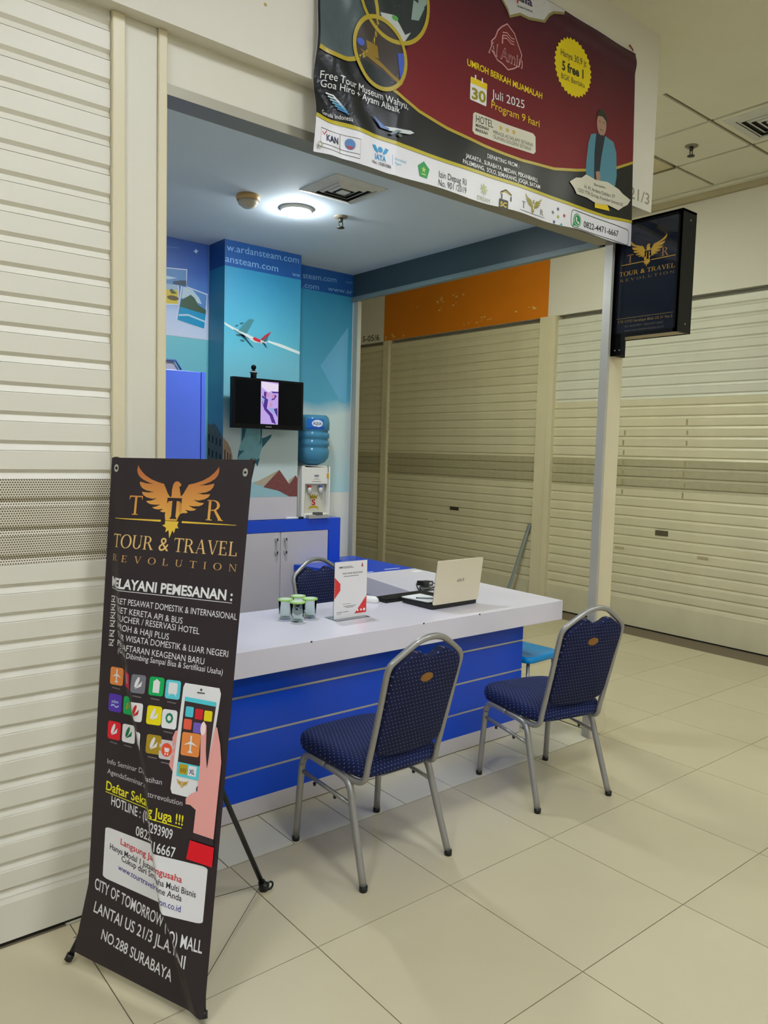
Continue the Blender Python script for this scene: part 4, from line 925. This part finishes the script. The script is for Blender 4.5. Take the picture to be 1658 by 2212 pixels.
def star(cx, cz, r): return [(cx+(r if k % 2 == 0 else r*.42)*math.sin(math.pi*k/5), cz+(r if k % 2 == 0 else r*.42)*math.cos(math.pi*k/5)) for k in range(10)]
pr.polys('rating_stars', [star(2.646, 3.095, .015), star(2.690, 3.097, .015), star(2.732, 3.100, .015)], vmat('print_star', (206, 170, 70)), 5)
pr.text('DEPARTING FROM :', (2.565, 2.944), (2.776, 2.950), .018, PW, 4, bold=.015); pr.text('JAKARTA , SURABAYA, MEDAN, PEKANBARU,', (2.426, 2.909), (2.91, 2.917), .018, PW, 4, bold=.015); pr.text('PALEMBANG,  SOLO, SEMARANG, JOGJA, BATAM', (2.411, 2.881), (2.929, 2.891), .018, PW, 4, bold=.015)
bd = []
for k in range(64):
    r = 1.0 if k % 2 == 0 else .92; a = 2*math.pi*k/64; bd.append((3.135+.148*r*math.cos(a), 3.513+.136*r*math.sin(a)))
pr.poly('price_badge', bd, vmat('print_badge_yellow', (222, 200, 12)), 4)
pr.text('Hanya 30,9 jt', (3.035, 3.540), (3.238, 3.550), .030, INKD, 5, bold=.005); pr.text('5 free 1', (3.050, 3.478), (3.218, 3.488), .042, vmat('print_black_text', (34, 32, 28)), 5, bold=.03); pr.text('BGK Berlaku', (3.047, 3.437), (3.230, 3.447), .024, INKD, 5)
# printed man
SKIN = vmat('print_skin', (164, 128, 112)); JACK = vmat('print_jacket', (74, 132, 152)); SHIRT = vmat('print_navy', (26, 34, 52))
pr.poly('printed_jacket', [(3.300, 3.245), (3.345, 3.262), (3.425, 3.272), (3.500, 3.262), (3.528, 3.215), (3.540, 3.10), (3.530, 3.045), (3.40, 3.025), (3.272, 3.04), (3.270, 3.10), (3.282, 3.20)], JACK, 4)
pr.poly('printed_shirt', [(3.345, 3.262), (3.425, 3.272), (3.400, 3.16), (3.385, 3.04), (3.345, 3.035), (3.338, 3.16)], SHIRT, 5)
pr.poly('printed_head', ell(3.388, 3.318, .043, .056, 20), SKIN, 5)
pr.poly('printed_hair', [(3.340, 3.335), (3.345, 3.365), (3.370, 3.388), (3.405, 3.388), (3.432, 3.365), (3.436, 3.325), (3.424, 3.345), (3.395, 3.358), (3.360, 3.352)], vmat('print_hair', (36, 34, 34)), 6)
pr.polys('printed_face_marks', [_r(3.364, 3.326, 3.378, 3.330), _r(3.398, 3.328, 3.412, 3.332), _r(3.374, 3.288, 3.400, 3.292)], vmat('print_face_dark', (96, 66, 58)), 6)
pr.poly('printed_hand', [(3.355, 3.075), (3.385, 3.085), (3.400, 3.06), (3.392, 3.035), (3.365, 3.035)], SKIN, 6)
pr.poly('name_plate', [(3.143, 2.975), (3.19, 3.005), (3.235, 3.015), (3.271, 3.040), (3.36, 3.035), (3.461, 3.049), (3.56, 3.035), (3.60, 3.02), (3.645, 3.012), (3.676, 3.006), (3.65, 2.975), (3.61, 2.955), (3.566, 2.928), (3.47, 2.935), (3.379, 2.920), (3.29, 2.93), (3.201, 2.928), (3.18, 2.95)], MATS['print_cream'], 7)
pr.poly('plate_ribbon', [(3.36, 2.921), (3.47, 2.934), (3.49, 2.908), (3.36, 2.898)], YEL, 6)
pr.text('Bersama :', (3.345, 3.003), (3.454, 3.012), .013, INKD, 8); pr.text('H. M. Ardans Dahlan, ST', (3.262, 2.971), (3.530, 2.981), .016, INKD, 8); pr.text('CEO TTR Group, Founder Umroh 5C', (3.208, 2.943), (3.608, 2.957), .016, INKD, 8)
# bottom band
pr.band('logo_frame', [(1.668, 2.825), (1.848, 2.827), (1.850, 2.756), (1.669, 2.757)], .002, INKD, 1, True); pr.band('logo_frame', [(1.760, 2.826), (1.761, 2.757)], .002, INKD, 1); pr.band('logo_frame', [(1.669, 2.771), (1.849, 2.771)], .002, INKD, 1)
pr.text('KAN', (1.694, 2.784), (1.752, 2.786), .024, vmat('print_ink_navy', (36, 40, 72)), 2, bold=.03); pr.band('tick_mark', [(1.675, 2.812), (1.682, 2.803), (1.695, 2.820)], .004, vmat('print_red', (200, 36, 40)), 2)
pr.poly('round_logo', ell(1.804, 2.799, .022, .020, 20), vmat('print_logo_blue', (84, 130, 186)), 2); pr.poly('round_logo_red', [(1.79, 2.792), (1.818, 2.792), (1.812, 2.782), (1.796, 2.782)], vmat('print_logo_red', (176, 70, 80)), 3)
CY = vmat('print_cyan', (40, 150, 206))
pr.polys('wing_logo', [ell(1.950, 2.816, .012, .011, 16), [(1.938, 2.806), (1.925, 2.828), (1.908, 2.826), (1.920, 2.808), (1.936, 2.799)], [(1.962, 2.806), (1.975, 2.828), (1.992, 2.826), (1.980, 2.808), (1.964, 2.799)]], CY, 2)
pr.text('IATA', (1.922, 2.774), (1.980, 2.775), .021, CY, 2, bold=.03); pr.text('No. 15301086', (1.910, 2.755), (2.006, 2.757), .012, INKD, 2, bold=.01)
pr.band('divider', [(2.012, 2.772), (2.012, 2.812)], .0015, CY, 2); pr.text('Accredited', (2.022, 2.795), (2.084, 2.796), .011, vmat('print_pale_cyan', (120, 190, 220)), 2); pr.text('Agent', (2.022, 2.778), (2.058, 2.779), .011, MATS['print_pale_cyan'], 2)
pr.poly('pentagon_logo', [(2.184+.036*math.sin(2*math.pi*k/5), 2.795+.036*math.cos(2*math.pi*k/5)) for k in range(5)], vmat('print_green', (0, 146, 70)), 2)
pr.polys('pentagon_mark', [star(2.184, 2.797, .014), _r(2.172, 2.776, 2.196, 2.781)], vmat('print_lime', (176, 210, 90)), 3)
pr.text('Izin Depag RI', (2.275, 2.790), (2.438, 2.793), .026, INKD, 2); pr.text('No. 901 /2019', (2.273, 2.755), (2.440, 2.758), .026, INKD, 2)
pr.polys('flower_logo', [ell(2.552+.016*math.cos(k*math.pi/4), 2.803+.016*math.sin(k*math.pi/4), .009, .004, 10, k*math.pi/4) for k in range(8)]+[ell(2.552, 2.803, .008, .008, 10)], vmat('print_pale_olive', (178, 186, 130)), 2)
pr.text('DREAM', (2.512, 2.752), (2.595, 2.752), .018, vmat('print_sage', (150, 160, 130)), 2)
pr.poly('square_logo', rrect(2.655, 2.747, 2.715, 2.789, .006), PB, 2); pr.text('5C', (2.663, 2.756), (2.706, 2.757), .021, YEL, 3, bold=.03)
pr.polys('roof_logo', [[(2.660, 2.808), (2.695, 2.826), (2.738, 2.812), (2.736, 2.822), (2.698, 2.838), (2.664, 2.822)], _r(2.668, 2.790, 2.676, 2.812), _r(2.728, 2.790, 2.736, 2.810)], PB, 2)
pr.polys('roof_logo_gold', [[(2.664, 2.815), (2.697, 2.830), (2.736, 2.816), (2.736, 2.813), (2.697, 2.826), (2.664, 2.811)]], YEL, 3)
eagle(pr, 2.888, 2.797, .058, .052, vmat('print_eagle', (150, 140, 50)), MATS['print_eagle'], VIN, 2)
pr.text('T', (2.808, 2.780), (2.832, 2.780), .030, INKD, 2, serif=True); pr.text('R', (2.940, 2.774), (2.964, 2.774), .026, MATS['print_olive'], 2, serif=True); pr.band('logo_rule', [(2.795, 2.768), (2.975, 2.766)], .002, INKD, 2)
for k, (a, b, c) in enumerate(((3.070, 2.828, (70, 76, 110)), (3.118, 2.806, (176, 50, 70)), (3.034, 2.805, (110, 120, 130)), (3.045, 2.762, (60, 80, 130)), (3.098, 2.758, (70, 150, 160)), (3.073, 2.792, (160, 170, 70)))): pr.poly('dot_logo', ell(a, b, .008, .008, 10), vmat('print_dot_%d' % k, c), 2)
pr.band('phone_box', rrect(3.172, 2.764+.004, 3.684, 2.850, .022), .003, INKD, 2, True)
WG = vmat('print_phone_green', (18, 150, 76))
pr.polys('phone_logo', [ell(3.222, 2.806, .032, .032, 24), [(3.192, 2.800), (3.188, 2.772), (3.215, 2.780)]], WG, 2); pr.band('phone_logo_ring', ell(3.222, 2.806, .026, .026, 24), .003, PW, 3, True)
pr.poly('handset_mark', [(3.209, 2.819), (3.215, 2.821), (3.219, 2.811), (3.215, 2.806), (3.224, 2.797), (3.231, 2.801), (3.238, 2.795), (3.233, 2.789), (3.222, 2.790), (3.209, 2.803)], PW, 3)
pr.text('0822-4471-6667', (3.278, 2.784), (3.583, 2.795), .030, INKD, 2, bold=.005)
# white scroll at the top
pr.poly('white_scroll', [(2.56, 3.742), (2.612, 3.641), (2.655, 3.61), (2.672, 3.585), (2.741, 3.620), (2.80, 3.622), (2.845, 3.632), (2.905, 3.645), (2.935, 3.685), (2.963, 3.705), (3.042, 3.730), (3.05, 3.747)], vmat('print_pale_grey', (196, 196, 200)), 5)
pr.band('scroll_edge', [(2.56, 3.742), (2.612, 3.641), (2.655, 3.61), (2.672, 3.585), (2.741, 3.620), (2.80, 3.622), (2.845, 3.632), (2.905, 3.645), (2.935, 3.685), (2.963, 3.705), (3.042, 3.730)], .012, vmat('print_dull_gold', (140, 132, 84)), 6)
pr.text('esia', (2.700, 3.672), (2.819, 3.680), .034, vmat('print_indigo', (50, 44, 80)), 7, bold=.02); pr.text('series', (2.720, 3.645), (2.821, 3.655), .010, INKD, 7); pr.poly('red_stroke', [(2.712, 3.66), (2.722, 3.69), (2.728, 3.69), (2.720, 3.655)], MATS['print_red'], 8)
MB(off).lathe([(.006, -.001), (.010, -.001), (.010, .001), (.006, .001), (.006, -.001)], (1.662, 2.463, 2.762), 12, Matrix.Rotation(math.pi/2, 3, 'X')).build('eyelet', ALU, t)
MB(off).tube([(3.645, 2.475, 3.745), (3.642, 2.478, 3.775), (3.632, 2.492, 3.800)], .004, 6).build('tie_cord', mat('cord_red_brown', (150, 84, 60), rough=0.8), t)
# ------------------------------------------------------------------ projecting sign
off = Vector((3.776, 2.37, 2.28))
t = thing('projecting_sign', 'black box sign with gold eagle projecting from the cream corner post', 'sign', off)
b = MB(off)
y0, y1, z0, z1, xa, xb_ = 2.173, 2.572, 2.284, 2.908, 3.708, 3.842
b.box(xa, xb_, y0, y0+.012, z0, z1).box(xa, xb_, y1-.012, y1, z0, z1).box(xa, xb_, y0, y1, z1-.012, z1).box(xa, xa+.004, y0, y0+.022, z0, z1).box(xa, xa+.004, y1-.022, y1, z0, z1).box(xa, xa+.004, y0, y1, z1-.024, z1).box(xa, xa+.004, y0, y1, z0, z0+.022)
b.box(xb_-.004, xb_, y0, y1, z0, z1)
b.build('frame', BLACKM, t)
box('underside', mat('sign_under_tan', (176, 164, 136), rough=0.6), t, xa+.006, xb_-.006, y0+.012, y1-.012, z0+.004, z0+.010, off=off)
pn = box('panel', mat('sign_panel_navy', (20, 26, 40), rough=0.09, spec=0.5), t, xa+.002, xa+.006, y0+.012, y1-.012, z0+.012, z1-.012, off=off)
box('mount_bracket', BLACKM, t, xa, xb_-.004, 2.560, 2.574, 2.19, z0, off=off)
box('mount_bracket', BLACKM, t, xa, xa+.004, 2.482, 2.574, 2.185, z0, off=off)
for y in (2.512, 2.540): MB(off).lathe([(0, 0), (.0045, 0), (.003, .002), (0, .002)], (xa, y, 2.215), 8, Matrix.Rotation(-math.pi/2, 3, 'Y')).build('rivet', ALU, t)
for z in (2.33, 2.86): MB(off).lathe([(0, 0), (.004, 0), (.003, .002), (0, .002)], (3.785, y0, z), 8, Matrix.Rotation(math.pi/2, 3, 'X')).build('screw', ALU, t)
pr = Print(lambda u, v, h: Vector((xa+.002-h, -u, v))-off, pn, .0004)
SG = mat('sign_gold', (190, 150, 52), rough=0.2, spec=0.5); SGR = mat('sign_gold_dull', (140, 116, 64), rough=0.2)
eagle(pr, -2.366, 2.703, .106, .092, SG, SG, MATS['sign_panel_navy'], 1)
pr.text('T', (-2.490, 2.684), (-2.455, 2.684), .042, mat('sign_gold_red', (172, 118, 70), rough=0.2), 1, serif=True); pr.text('R', (-2.284, 2.685), (-2.245, 2.685), .044, MATS['sign_gold_red'], 1, serif=True)
pr.band('sign_rule', [(-2.526, 2.675), (-2.39, 2.676)], .004, SG, 1); pr.band('sign_rule', [(-2.345, 2.677), (-2.204, 2.678)], .004, SG, 1)
pr.text('TOUR & TRAVEL', (-2.535, 2.616), (-2.206, 2.615), .023, SG, 1, serif=True); pr.text('REVOLUTION', (-2.530, 2.585), (-2.206, 2.587), .014, SGR, 1, serif=True, track=.35)
pr.band('sign_rule', [(-2.541, 2.386), (-2.200, 2.386)], .0022, SGR, 1)
pr.text('TTR CITO Surabaya Blok US 21 No.3', (-2.533, 2.362), (-2.205, 2.361), .013, SGR, 1); pr.text('031-8293909 / 082244716667', (-2.486, 2.336), (-2.253, 2.336), .010, mat('sign_grey', (96, 92, 84), rough=0.2), 1); pr.text('www.tourtravelrevolution.co.id', (-2.486, 2.314), (-2.252, 2.314), .010, MATS['sign_grey'], 1)
# ------------------------------------------------------------------ standing X banner
import numpy as np
B1 = np.array([.713, 2.327, .05]); B2 = np.array([.917, 1.852, .03]); T1 = np.array([.885, 2.475, 1.577]); T2 = np.array([1.17, 2.065, 1.584])
UF = ([0, .1, .16, .29, .38, .5, .64, .745, 1], [.93, .77, .63, .5, .44, .3, .17, .10, .05])
AMP = ([0, .08, .16, .5, .64, .745, .85, 1], [.010, .026, .037, .037, .033, .027, .010, 0])
ROWS = {}
def xrow(v, n=121):
    v = round(v, 4)
    if v in ROWS: return ROWS[v]
    L = B1+(T1-B1)*v; R = B2+(T2-B2)*v; L = L+(R-L)*.075*np.interp(v, [0, .14, .5, 1], [0, 1, .5, 0]); ch = R-L
    w = ch/np.linalg.norm(ch); nf = np.array([w[1], -w[0], 0]); nf = np.array([-abs(nf[0]), -abs(nf[1]), 0])/np.hypot(nf[0], nf[1])
    c = np.linspace(0, 1, n); uf = np.interp(v, *UF); A = np.interp(v, *AMP); ws = .055
    q = np.clip((c-uf+ws)/(2*ws), 0, 1); st = q*q*(3-2*q)
    fall = np.clip(np.where(c > uf+ws, (1-c)/max(1e-3, 1-uf-ws), 1.0), 0, 1)
    p = L+c[:, None]*ch+(A*st*fall)[:, None]*nf
    l = np.concatenate([[0], np.cumsum(np.linalg.norm(np.diff(p, axis=0), axis=1))])
    ROWS[v] = (p, l/l[-1]); return ROWS[v]
def xs(s, v):
    p, l = xrow(min(max(v, 0), 1)); return np.array([np.interp(s, l, p[:, k]) for k in range(3)])
xoff = Vector((1.0, 2.15, 0))
def SX(s, v, h):
    p = xs(s, v)
    if h:
        a = xs(min(s+.008, 1), v)-xs(max(s-.008, 0), v); b = xs(s, v+.004)-xs(s, max(v-.004, 0))
        nn = np.cross(a, b); nn /= np.linalg.norm(nn)
        if nn[0]*-.82+nn[1]*-.57 < 0: nn = -nn
        p = p+nn*h
    return Vector(p)-xoff
t = thing('banner_stand', 'black standing X-frame banner with gold eagle and white lettering', 'banner', xoff)
vs = []; fs = []; nu, nv = 200, 120
for j in range(nv+1):
    for i in range(nu+1): vs.append(SX(i/nu, j/nv, 0))
for j in range(nv):
    for i in range(nu):
        k = j*(nu+1)+i; fs.append((k, k+1, k+nu+2, k+nu+1))
bn = MB(); bn.add(vs, fs, True); bn.add([v+Vector((.0008, .0006, 0)) for v in vs], fs, True)
cl = bn.build('banner_cloth', mat('charcoal_vinyl', (46, 38, 42), rough=0.42, spec=0.4), t, weld=False)
pr = Print(SX, cl, .0007, .018)
XG = ramp_mat('print_bronze', [(0, (226, 190, 70)), (.45, (222, 160, 76)), (1, (186, 110, 56))], 'Z', 1.34, 1.53, 0, 1)
XG2 = ink((224, 186, 118)); XY = ink((226, 190, 66)); XW = ink((228, 228, 230)); XD = MATS['charcoal_vinyl']
eagle(pr, .487, .895, .287, .088, XG, XY, XD, 1)
pr.text('T', (.160, .883), (.255, .883), .039, XG, 1, serif=True); pr.text('R', (.715, .879), (.832, .879), .040, XG, 1, serif=True)
pr.poly('gold_rule', [(.055, .8745), (.40, .8755), (.40, .8715), (.055, .8735)], XY, 1); pr.poly('gold_rule', [(.55, .8750), (.925, .8725), (.925, .8715), (.55, .8710)], XY, 1)
pr.text('TOUR & TRAVEL', (.055, .815), (.945, .813), .027, XG2, 1, serif=True); pr.text('REVOLUTION', (.055, .787), (.955, .784), .0135, ink((196, 156, 96)), 1, serif=True, track=.75)
pr.text('MELAYANI PEMESANAN :', (.06, .735), (.945, .729), .0195, XW, 1, bold=.03); pr.band('underline', [(.06, .7305), (.945, .7245)], .0012, XW, 1)
rows = [('TIKET PESAWAT DOMESTIK & INTERNASIONAL', .985, .7), ('TIKET KERETA API & BUS', .63, .683), ('VOUCHER / RESERVASI HOTEL', .75, .6665), ('UMROH & HAJI PLUS', .55, .650), ('TOUR WISATA DOMESTIK & LUAR NEGERI', .95, .630), ('PENDAFTARAN KEAGENAN BARU', .80, .6115)]
for body, s1_, v in rows:
    pr.text(body, (.125, v+.004), (s1_, v-.006), .0118, XW, 1)
    pr.band('tick_box', [(.058, v+.0025), (.092, v+.0025), (.092, v+.0135), (.058, v+.0135)], .002, XW, 1, True); pr.band('tick', [(.066, v+.0085), (.075, v+.005), (.098, v+.0155)], .0028, XW, 1)
pr.text('(Garansi Dibimbing Sampai Bisa & Sertifikasi Usaha)', (.13, .602), (.925, .591), .0105, XW, 1, shear=.25)
icons = [(.085, .537, (230, 140, 70)), (.205, .537, (216, 36, 84)), (.325, .537, (120, 120, 130)), (.450, .537, (20, 176, 92)), (.562, .535, (92, 206, 220)),
         (.085, .484, (88, 56, 176)), (.200, .484, (28, 170, 92)), (.325, .484, (226, 226, 228)), (.455, .483, (238, 220, 20)), (.558, .480, (232, 232, 236)),
         (.090, .430, (222, 34, 48)), (.203, .430, (232, 232, 236)), (.325, .430, (226, 226, 228)), (.470, .430, (170, 140, 36)), (.560, .424, (206, 200, 202))]
for k, (a, b_, c) in enumerate(icons):
    pts = [(a+.1*(x+1)/2*1.0, b_+.035*(y+1)/2) for x, y in rrect(-1, -1, 1, 1, .28, 3)]
    pr.poly('app_icon', pts, ink(c), 1)
    cx, cy = a+.05, b_+.0175
    W2 = XW if c[0]+c[1]+c[2] < 590 else ink(((40, 60, 90), (196, 40, 40), (30, 120, 80))[k % 3])
    if k in (0,): pr.polys('icon_mark', [_r(cx-.005, cy-.013, cx+.005, cy+.014), [(cx-.035, cy-.002), (cx, cy+.006), (cx+.035, cy-.002), (cx, cy+.001)], [(cx-.016, cy-.012), (cx, cy-.007), (cx+.016, cy-.012)]], XW, 2)
    elif k == 3: pr.polys('icon_mark', [_r(cx-.022, cy-.012, cx+.022, cy+.008), [(cx-.026, cy+.008), (cx+.026, cy+.008), (cx, cy+.014)]], XW, 2)
    elif k == 4: pr.polys('icon_mark', [rrect(cx-.03, cy-.008, cx+.03, cy+.013, .004, 2), [(cx-.03, cy-.014), (cx-.02, cy-.008), (cx-.012, cy-.008)], [(cx+.03, cy-.014), (cx+.02, cy-.008), (cx+.012, cy-.008)]], XW, 2); 
    elif k == 14: pr.poly('icon_mark', ell(cx, cy, .036, .0125, 18), ink((232, 84, 52)), 2); pr.polys('cart_mark', [[(cx-.015, cy+.004), (cx+.02, cy+.003), (cx+.014, cy-.004), (cx-.010, cy-.004)], ell(cx-.006, cy-.0075, .005, .002, 8), ell(cx+.010, cy-.0075, .005, .002, 8)], XW, 3)
    elif k == 9: pr.polys('icon_mark', [ell(cx, cy+.002, .026, .010, 8)], ink((30, 130, 90)), 2); pr.poly('icon_mark', ell(cx, cy+.002, .013, .005, 12), XW, 3)
    elif k == 6: pr.text('JTF', (cx-.03, cy-.004), (cx+.03, cy-.004), .009, ink((230, 130, 40)), 2, bold=.03)
    elif k == 5: pr.text('pdam', (cx-.026, cy), (cx+.026, cy), .006, ink((170, 190, 230)), 2, bold=.02); pr.band('wave_mark', [(cx-.03, cy-.006), (cx-.01, cy-.004), (cx+.01, cy-.008), (cx+.03, cy-.005)], .003, ink((170, 190, 230)), 2)
    else: pr.polys('icon_mark', [ell(cx-.008, cy+.003, .018, .007, 10, .5), [(cx-.02, cy-.010), (cx+.022, cy-.004), (cx+.026, cy+.006), (cx, cy-.003)]], W2, 2)
    if k < 5 or k > 8: pr.band('icon_caption', [(a+.02, b_-.006), (a+.08, b_-.007)], .0022, ink((120, 112, 114)), 1)
# telephone in a hand
pr.poly('hand_fingers', [(.655, .478), (.69, .482), (.70, .46), (.66, .405), (.635, .415), (.648, .445), (.64, .465)], ink((228, 156, 150)), 1)
pr.poly('phone_body', [(.690, .568), (.915, .566), (.928, .556), (.885, .372), (.865, .362), (.672, .366), (.660, .374), (.680, .560)], XW, 2)
pr.poly('phone_screen', [(.699, .541), (.905, .538), (.880, .400), (.690, .404)], ink((62, 48, 48)), 3)
pr.poly('phone_bar', [(.699, .543), (.905, .540), (.904, .532), (.698, .535)], ink((84, 206, 220)), 4); pr.poly('phone_bar', [(.695, .424), (.885, .421), (.881, .396), (.690, .399)], ink((84, 206, 220)), 4)
PD = ink((92, 88, 100)); pr.poly('phone_speaker', _r(.775, .552, .825, .5545), PD, 4); pr.poly('phone_lens', ell(.80, .559, .008, .0025, 10), PD, 4); pr.poly('phone_button', ell(.845, .381, .020, .007, 14), PD, 4)
for a, b_, c in ((.712, .507, (84, 200, 216)), (.775, .505, (206, 40, 52)), (.835, .504, (232, 214, 24)), (.708, .484, (230, 96, 70)), (.772, .480, (116, 96, 190))): pr.poly('phone_icon', [(a+.052*(x+1)/2, b_+.019*(y+1)/2) for x, y in rrect(-1, -1, 1, 1, .25, 2)], ink(c), 5)
pr.poly('phone_icon', [(.705+.120*(x+1)/2, .437+.042*(y+1)/2) for x, y in rrect(-1, -1, 1, 1, .2, 3)], ink((230, 140, 70)), 5)
pr.polys('icon_mark', [_r(.761, .443, .771, .474), [(.720, .456), (.766, .464), (.812, .456), (.766, .459)], [(.748, .443), (.766, .449), (.784, .443)]], XW, 6)
pr.poly('phone_icon', _r(.705, .403, .758, .421), ink((186, 160, 40)), 5); pr.poly('phone_icon', _r(.765, .402, .818, .420), XW, 5); pr.text('XXI', (.712, .407), (.750, .407), .007, ink((90, 70, 20)), 6); pr.text('XL', (.772, .406), (.808, .406), .008, ink((60, 60, 120)), 6, bold=.02)
eagle(pr, .735, .384, .038, .010, ink((196, 150, 50)), XY, XW, 5)
SK = ink((232, 164, 158))
pr.poly('hand', [(.822, .494), (.838, .504), (.858, .496), (.868, .450), (.884, .420), (.915, .498), (.928, .494), (.955, .466), (.972, .435), (.966, .30), (.835, .305), (.838, .345), (.800, .352), (.770, .352), (.768, .362), (.800, .372), (.838, .378), (.838, .43)], SK, 7)
pr.poly('finger_nail', ell(.838, .490, .017, .012, 14), ink((246, 226, 224)), 8)
pr.poly('cuff_band', [(.835, .305), (.966, .30), (.968, .288), (.832, .293)], ink((54, 44, 48)), 7)
pr.poly('red_sleeve', [(.818, .291), (.974, .286), (.972, .252), (.806, .258)], ink((226, 22, 40)), 7)
SR = ink((206, 202, 206))
pr.text('Info Seminar Dan Pelatihan', (.10, .381), (.60, .378), .0095, SR, 1); pr.text('AgendaSeminar.com / ttrrevolution', (.105, .362), (.745, .347), .0095, SR, 1)
pr.text('Daftar Sekarang Juga !!!', (.102, .330), (.76, .313), .0175, ink((236, 226, 44)), 1, bold=.015); pr.band('underline', [(.10, .326), (.755, .308)], .0015, ink((236, 226, 44)), 1)
pr.text('HOTLINE : (031) 8293909', (.150, .304), (.700, .285), .0175, XW, 1, bold=.01); pr.text('082244716667', (.356, .262), (.730, .255), .0175, XW, 1, bold=.01)
pr.poly('white_box', [(.115+.828*(x+1)/2, .153+.097*(y+1)/2+.010*(1-(x+1)/2)) for x, y in rrect(-1, -1, 1, 1, .10, 4)], XW, 1)
pr.text('Langsung Jadi Pengusaha', (.244, .236), (.79, .215), .0115, ink((206, 44, 40)), 2, bold=.01); pr.text('Hanya Modal 1 Jutaan 1 Usaha Multi Bisnis', (.161, .221), (.885, .195), .0105, ink((56, 50, 56)), 2, bold=.01)
pr.text('Cukup dari Smartphone Anda', (.26, .206), (.80, .184), .0105, ink((56, 50, 56)), 2, bold=.01); pr.text('www.tourtravelrevolution.co.id', (.238, .188), (.80, .166), .0105, ink((40, 40, 140)), 2, bold=.005)
pr.text('CITY OF TOMORROW (CITO) MALL', (.055, .136), (.955, .105), .021, XW, 1, bold=.01); pr.text('LANTAI US 21/3 JL.A.YANI', (.085, .092), (.865, .076), .021, XW, 1, bold=.01); pr.text('NO.288 SURABAYA', (.185, .048), (.742, .032), .020, XW, 1, bold=.01)
for s_, v in ((.04, .978), (.955, .975)):
    e = Print(SX, cl, .0012, .02); e.band('eyelet', ell(s_, v, .014, .005, 14), .006, ALU, 1, True); e.poly('eyelet_hole', ell(s_, v, .010, .0035, 12), ink((20, 18, 18)), 1)
hub = Vector((1.045, 2.262, .78))
arms = [('arm', hub, Vector((.903, 2.485, 1.572))), ('arm', hub, Vector((1.180, 2.085, 1.580))), ('front_leg', hub, Vector((.702, 2.352, .012))), ('front_leg', hub, Vector((.925, 1.872, .012))), ('rear_leg', hub, Vector((1.393, 2.343, .016)))]
for nm, a, b_ in arms:
    r = .0085 if nm != 'rear_leg' else .0095
    if nm == 'rear_leg': pts = [a, b_]
    else:
        mid = (a+b_)/2 + Vector((.82, .57, 0))*.045; pts = smooth_path([a, mid, b_], 5)
    o = MB(xoff).tube(pts, r, 8).build(nm, BLACK, t)
    if 'leg' in nm: MB(xoff).tube([b_-(b_-pts[-2]).normalized()*.02+Vector((0, 0, 0)), b_], r*1.5, 8).build('foot_cap', BLACK, o)
    else: MB(xoff).lathe([(0, -.008), (.010, -.006), (.010, .006), (0, .008)], b_, 8).build('hook', BLACK, o)
MB(xoff).lathe([(0, -.03), (.028, -.025), (.030, .02), (.02, .03), (0, .03)], hub, 12).build('hub', BLACK, t)
MB(xoff).lathe([(0, -.014), (.018, -.012), (.020, .008), (.012, .014), (0, .014)], (1.393, 2.338, .016), 10).build('rear_foot', BLACK, t)
ring = [(1.412+.014*math.cos(a), 2.330, .016+.014*math.sin(a)) for a in [k*math.pi/6 for k in range(12)]]
MB(xoff).tube(ring, .004, 6, closed=True).build('foot_ring', BLACK, t)
for q in ((.72, 2.35, .08), (.935, 1.895, .10)): MB(xoff).tube([(1.38, 2.335, .03), q], .0012, 4).build('tension_cord', BLACK, t)
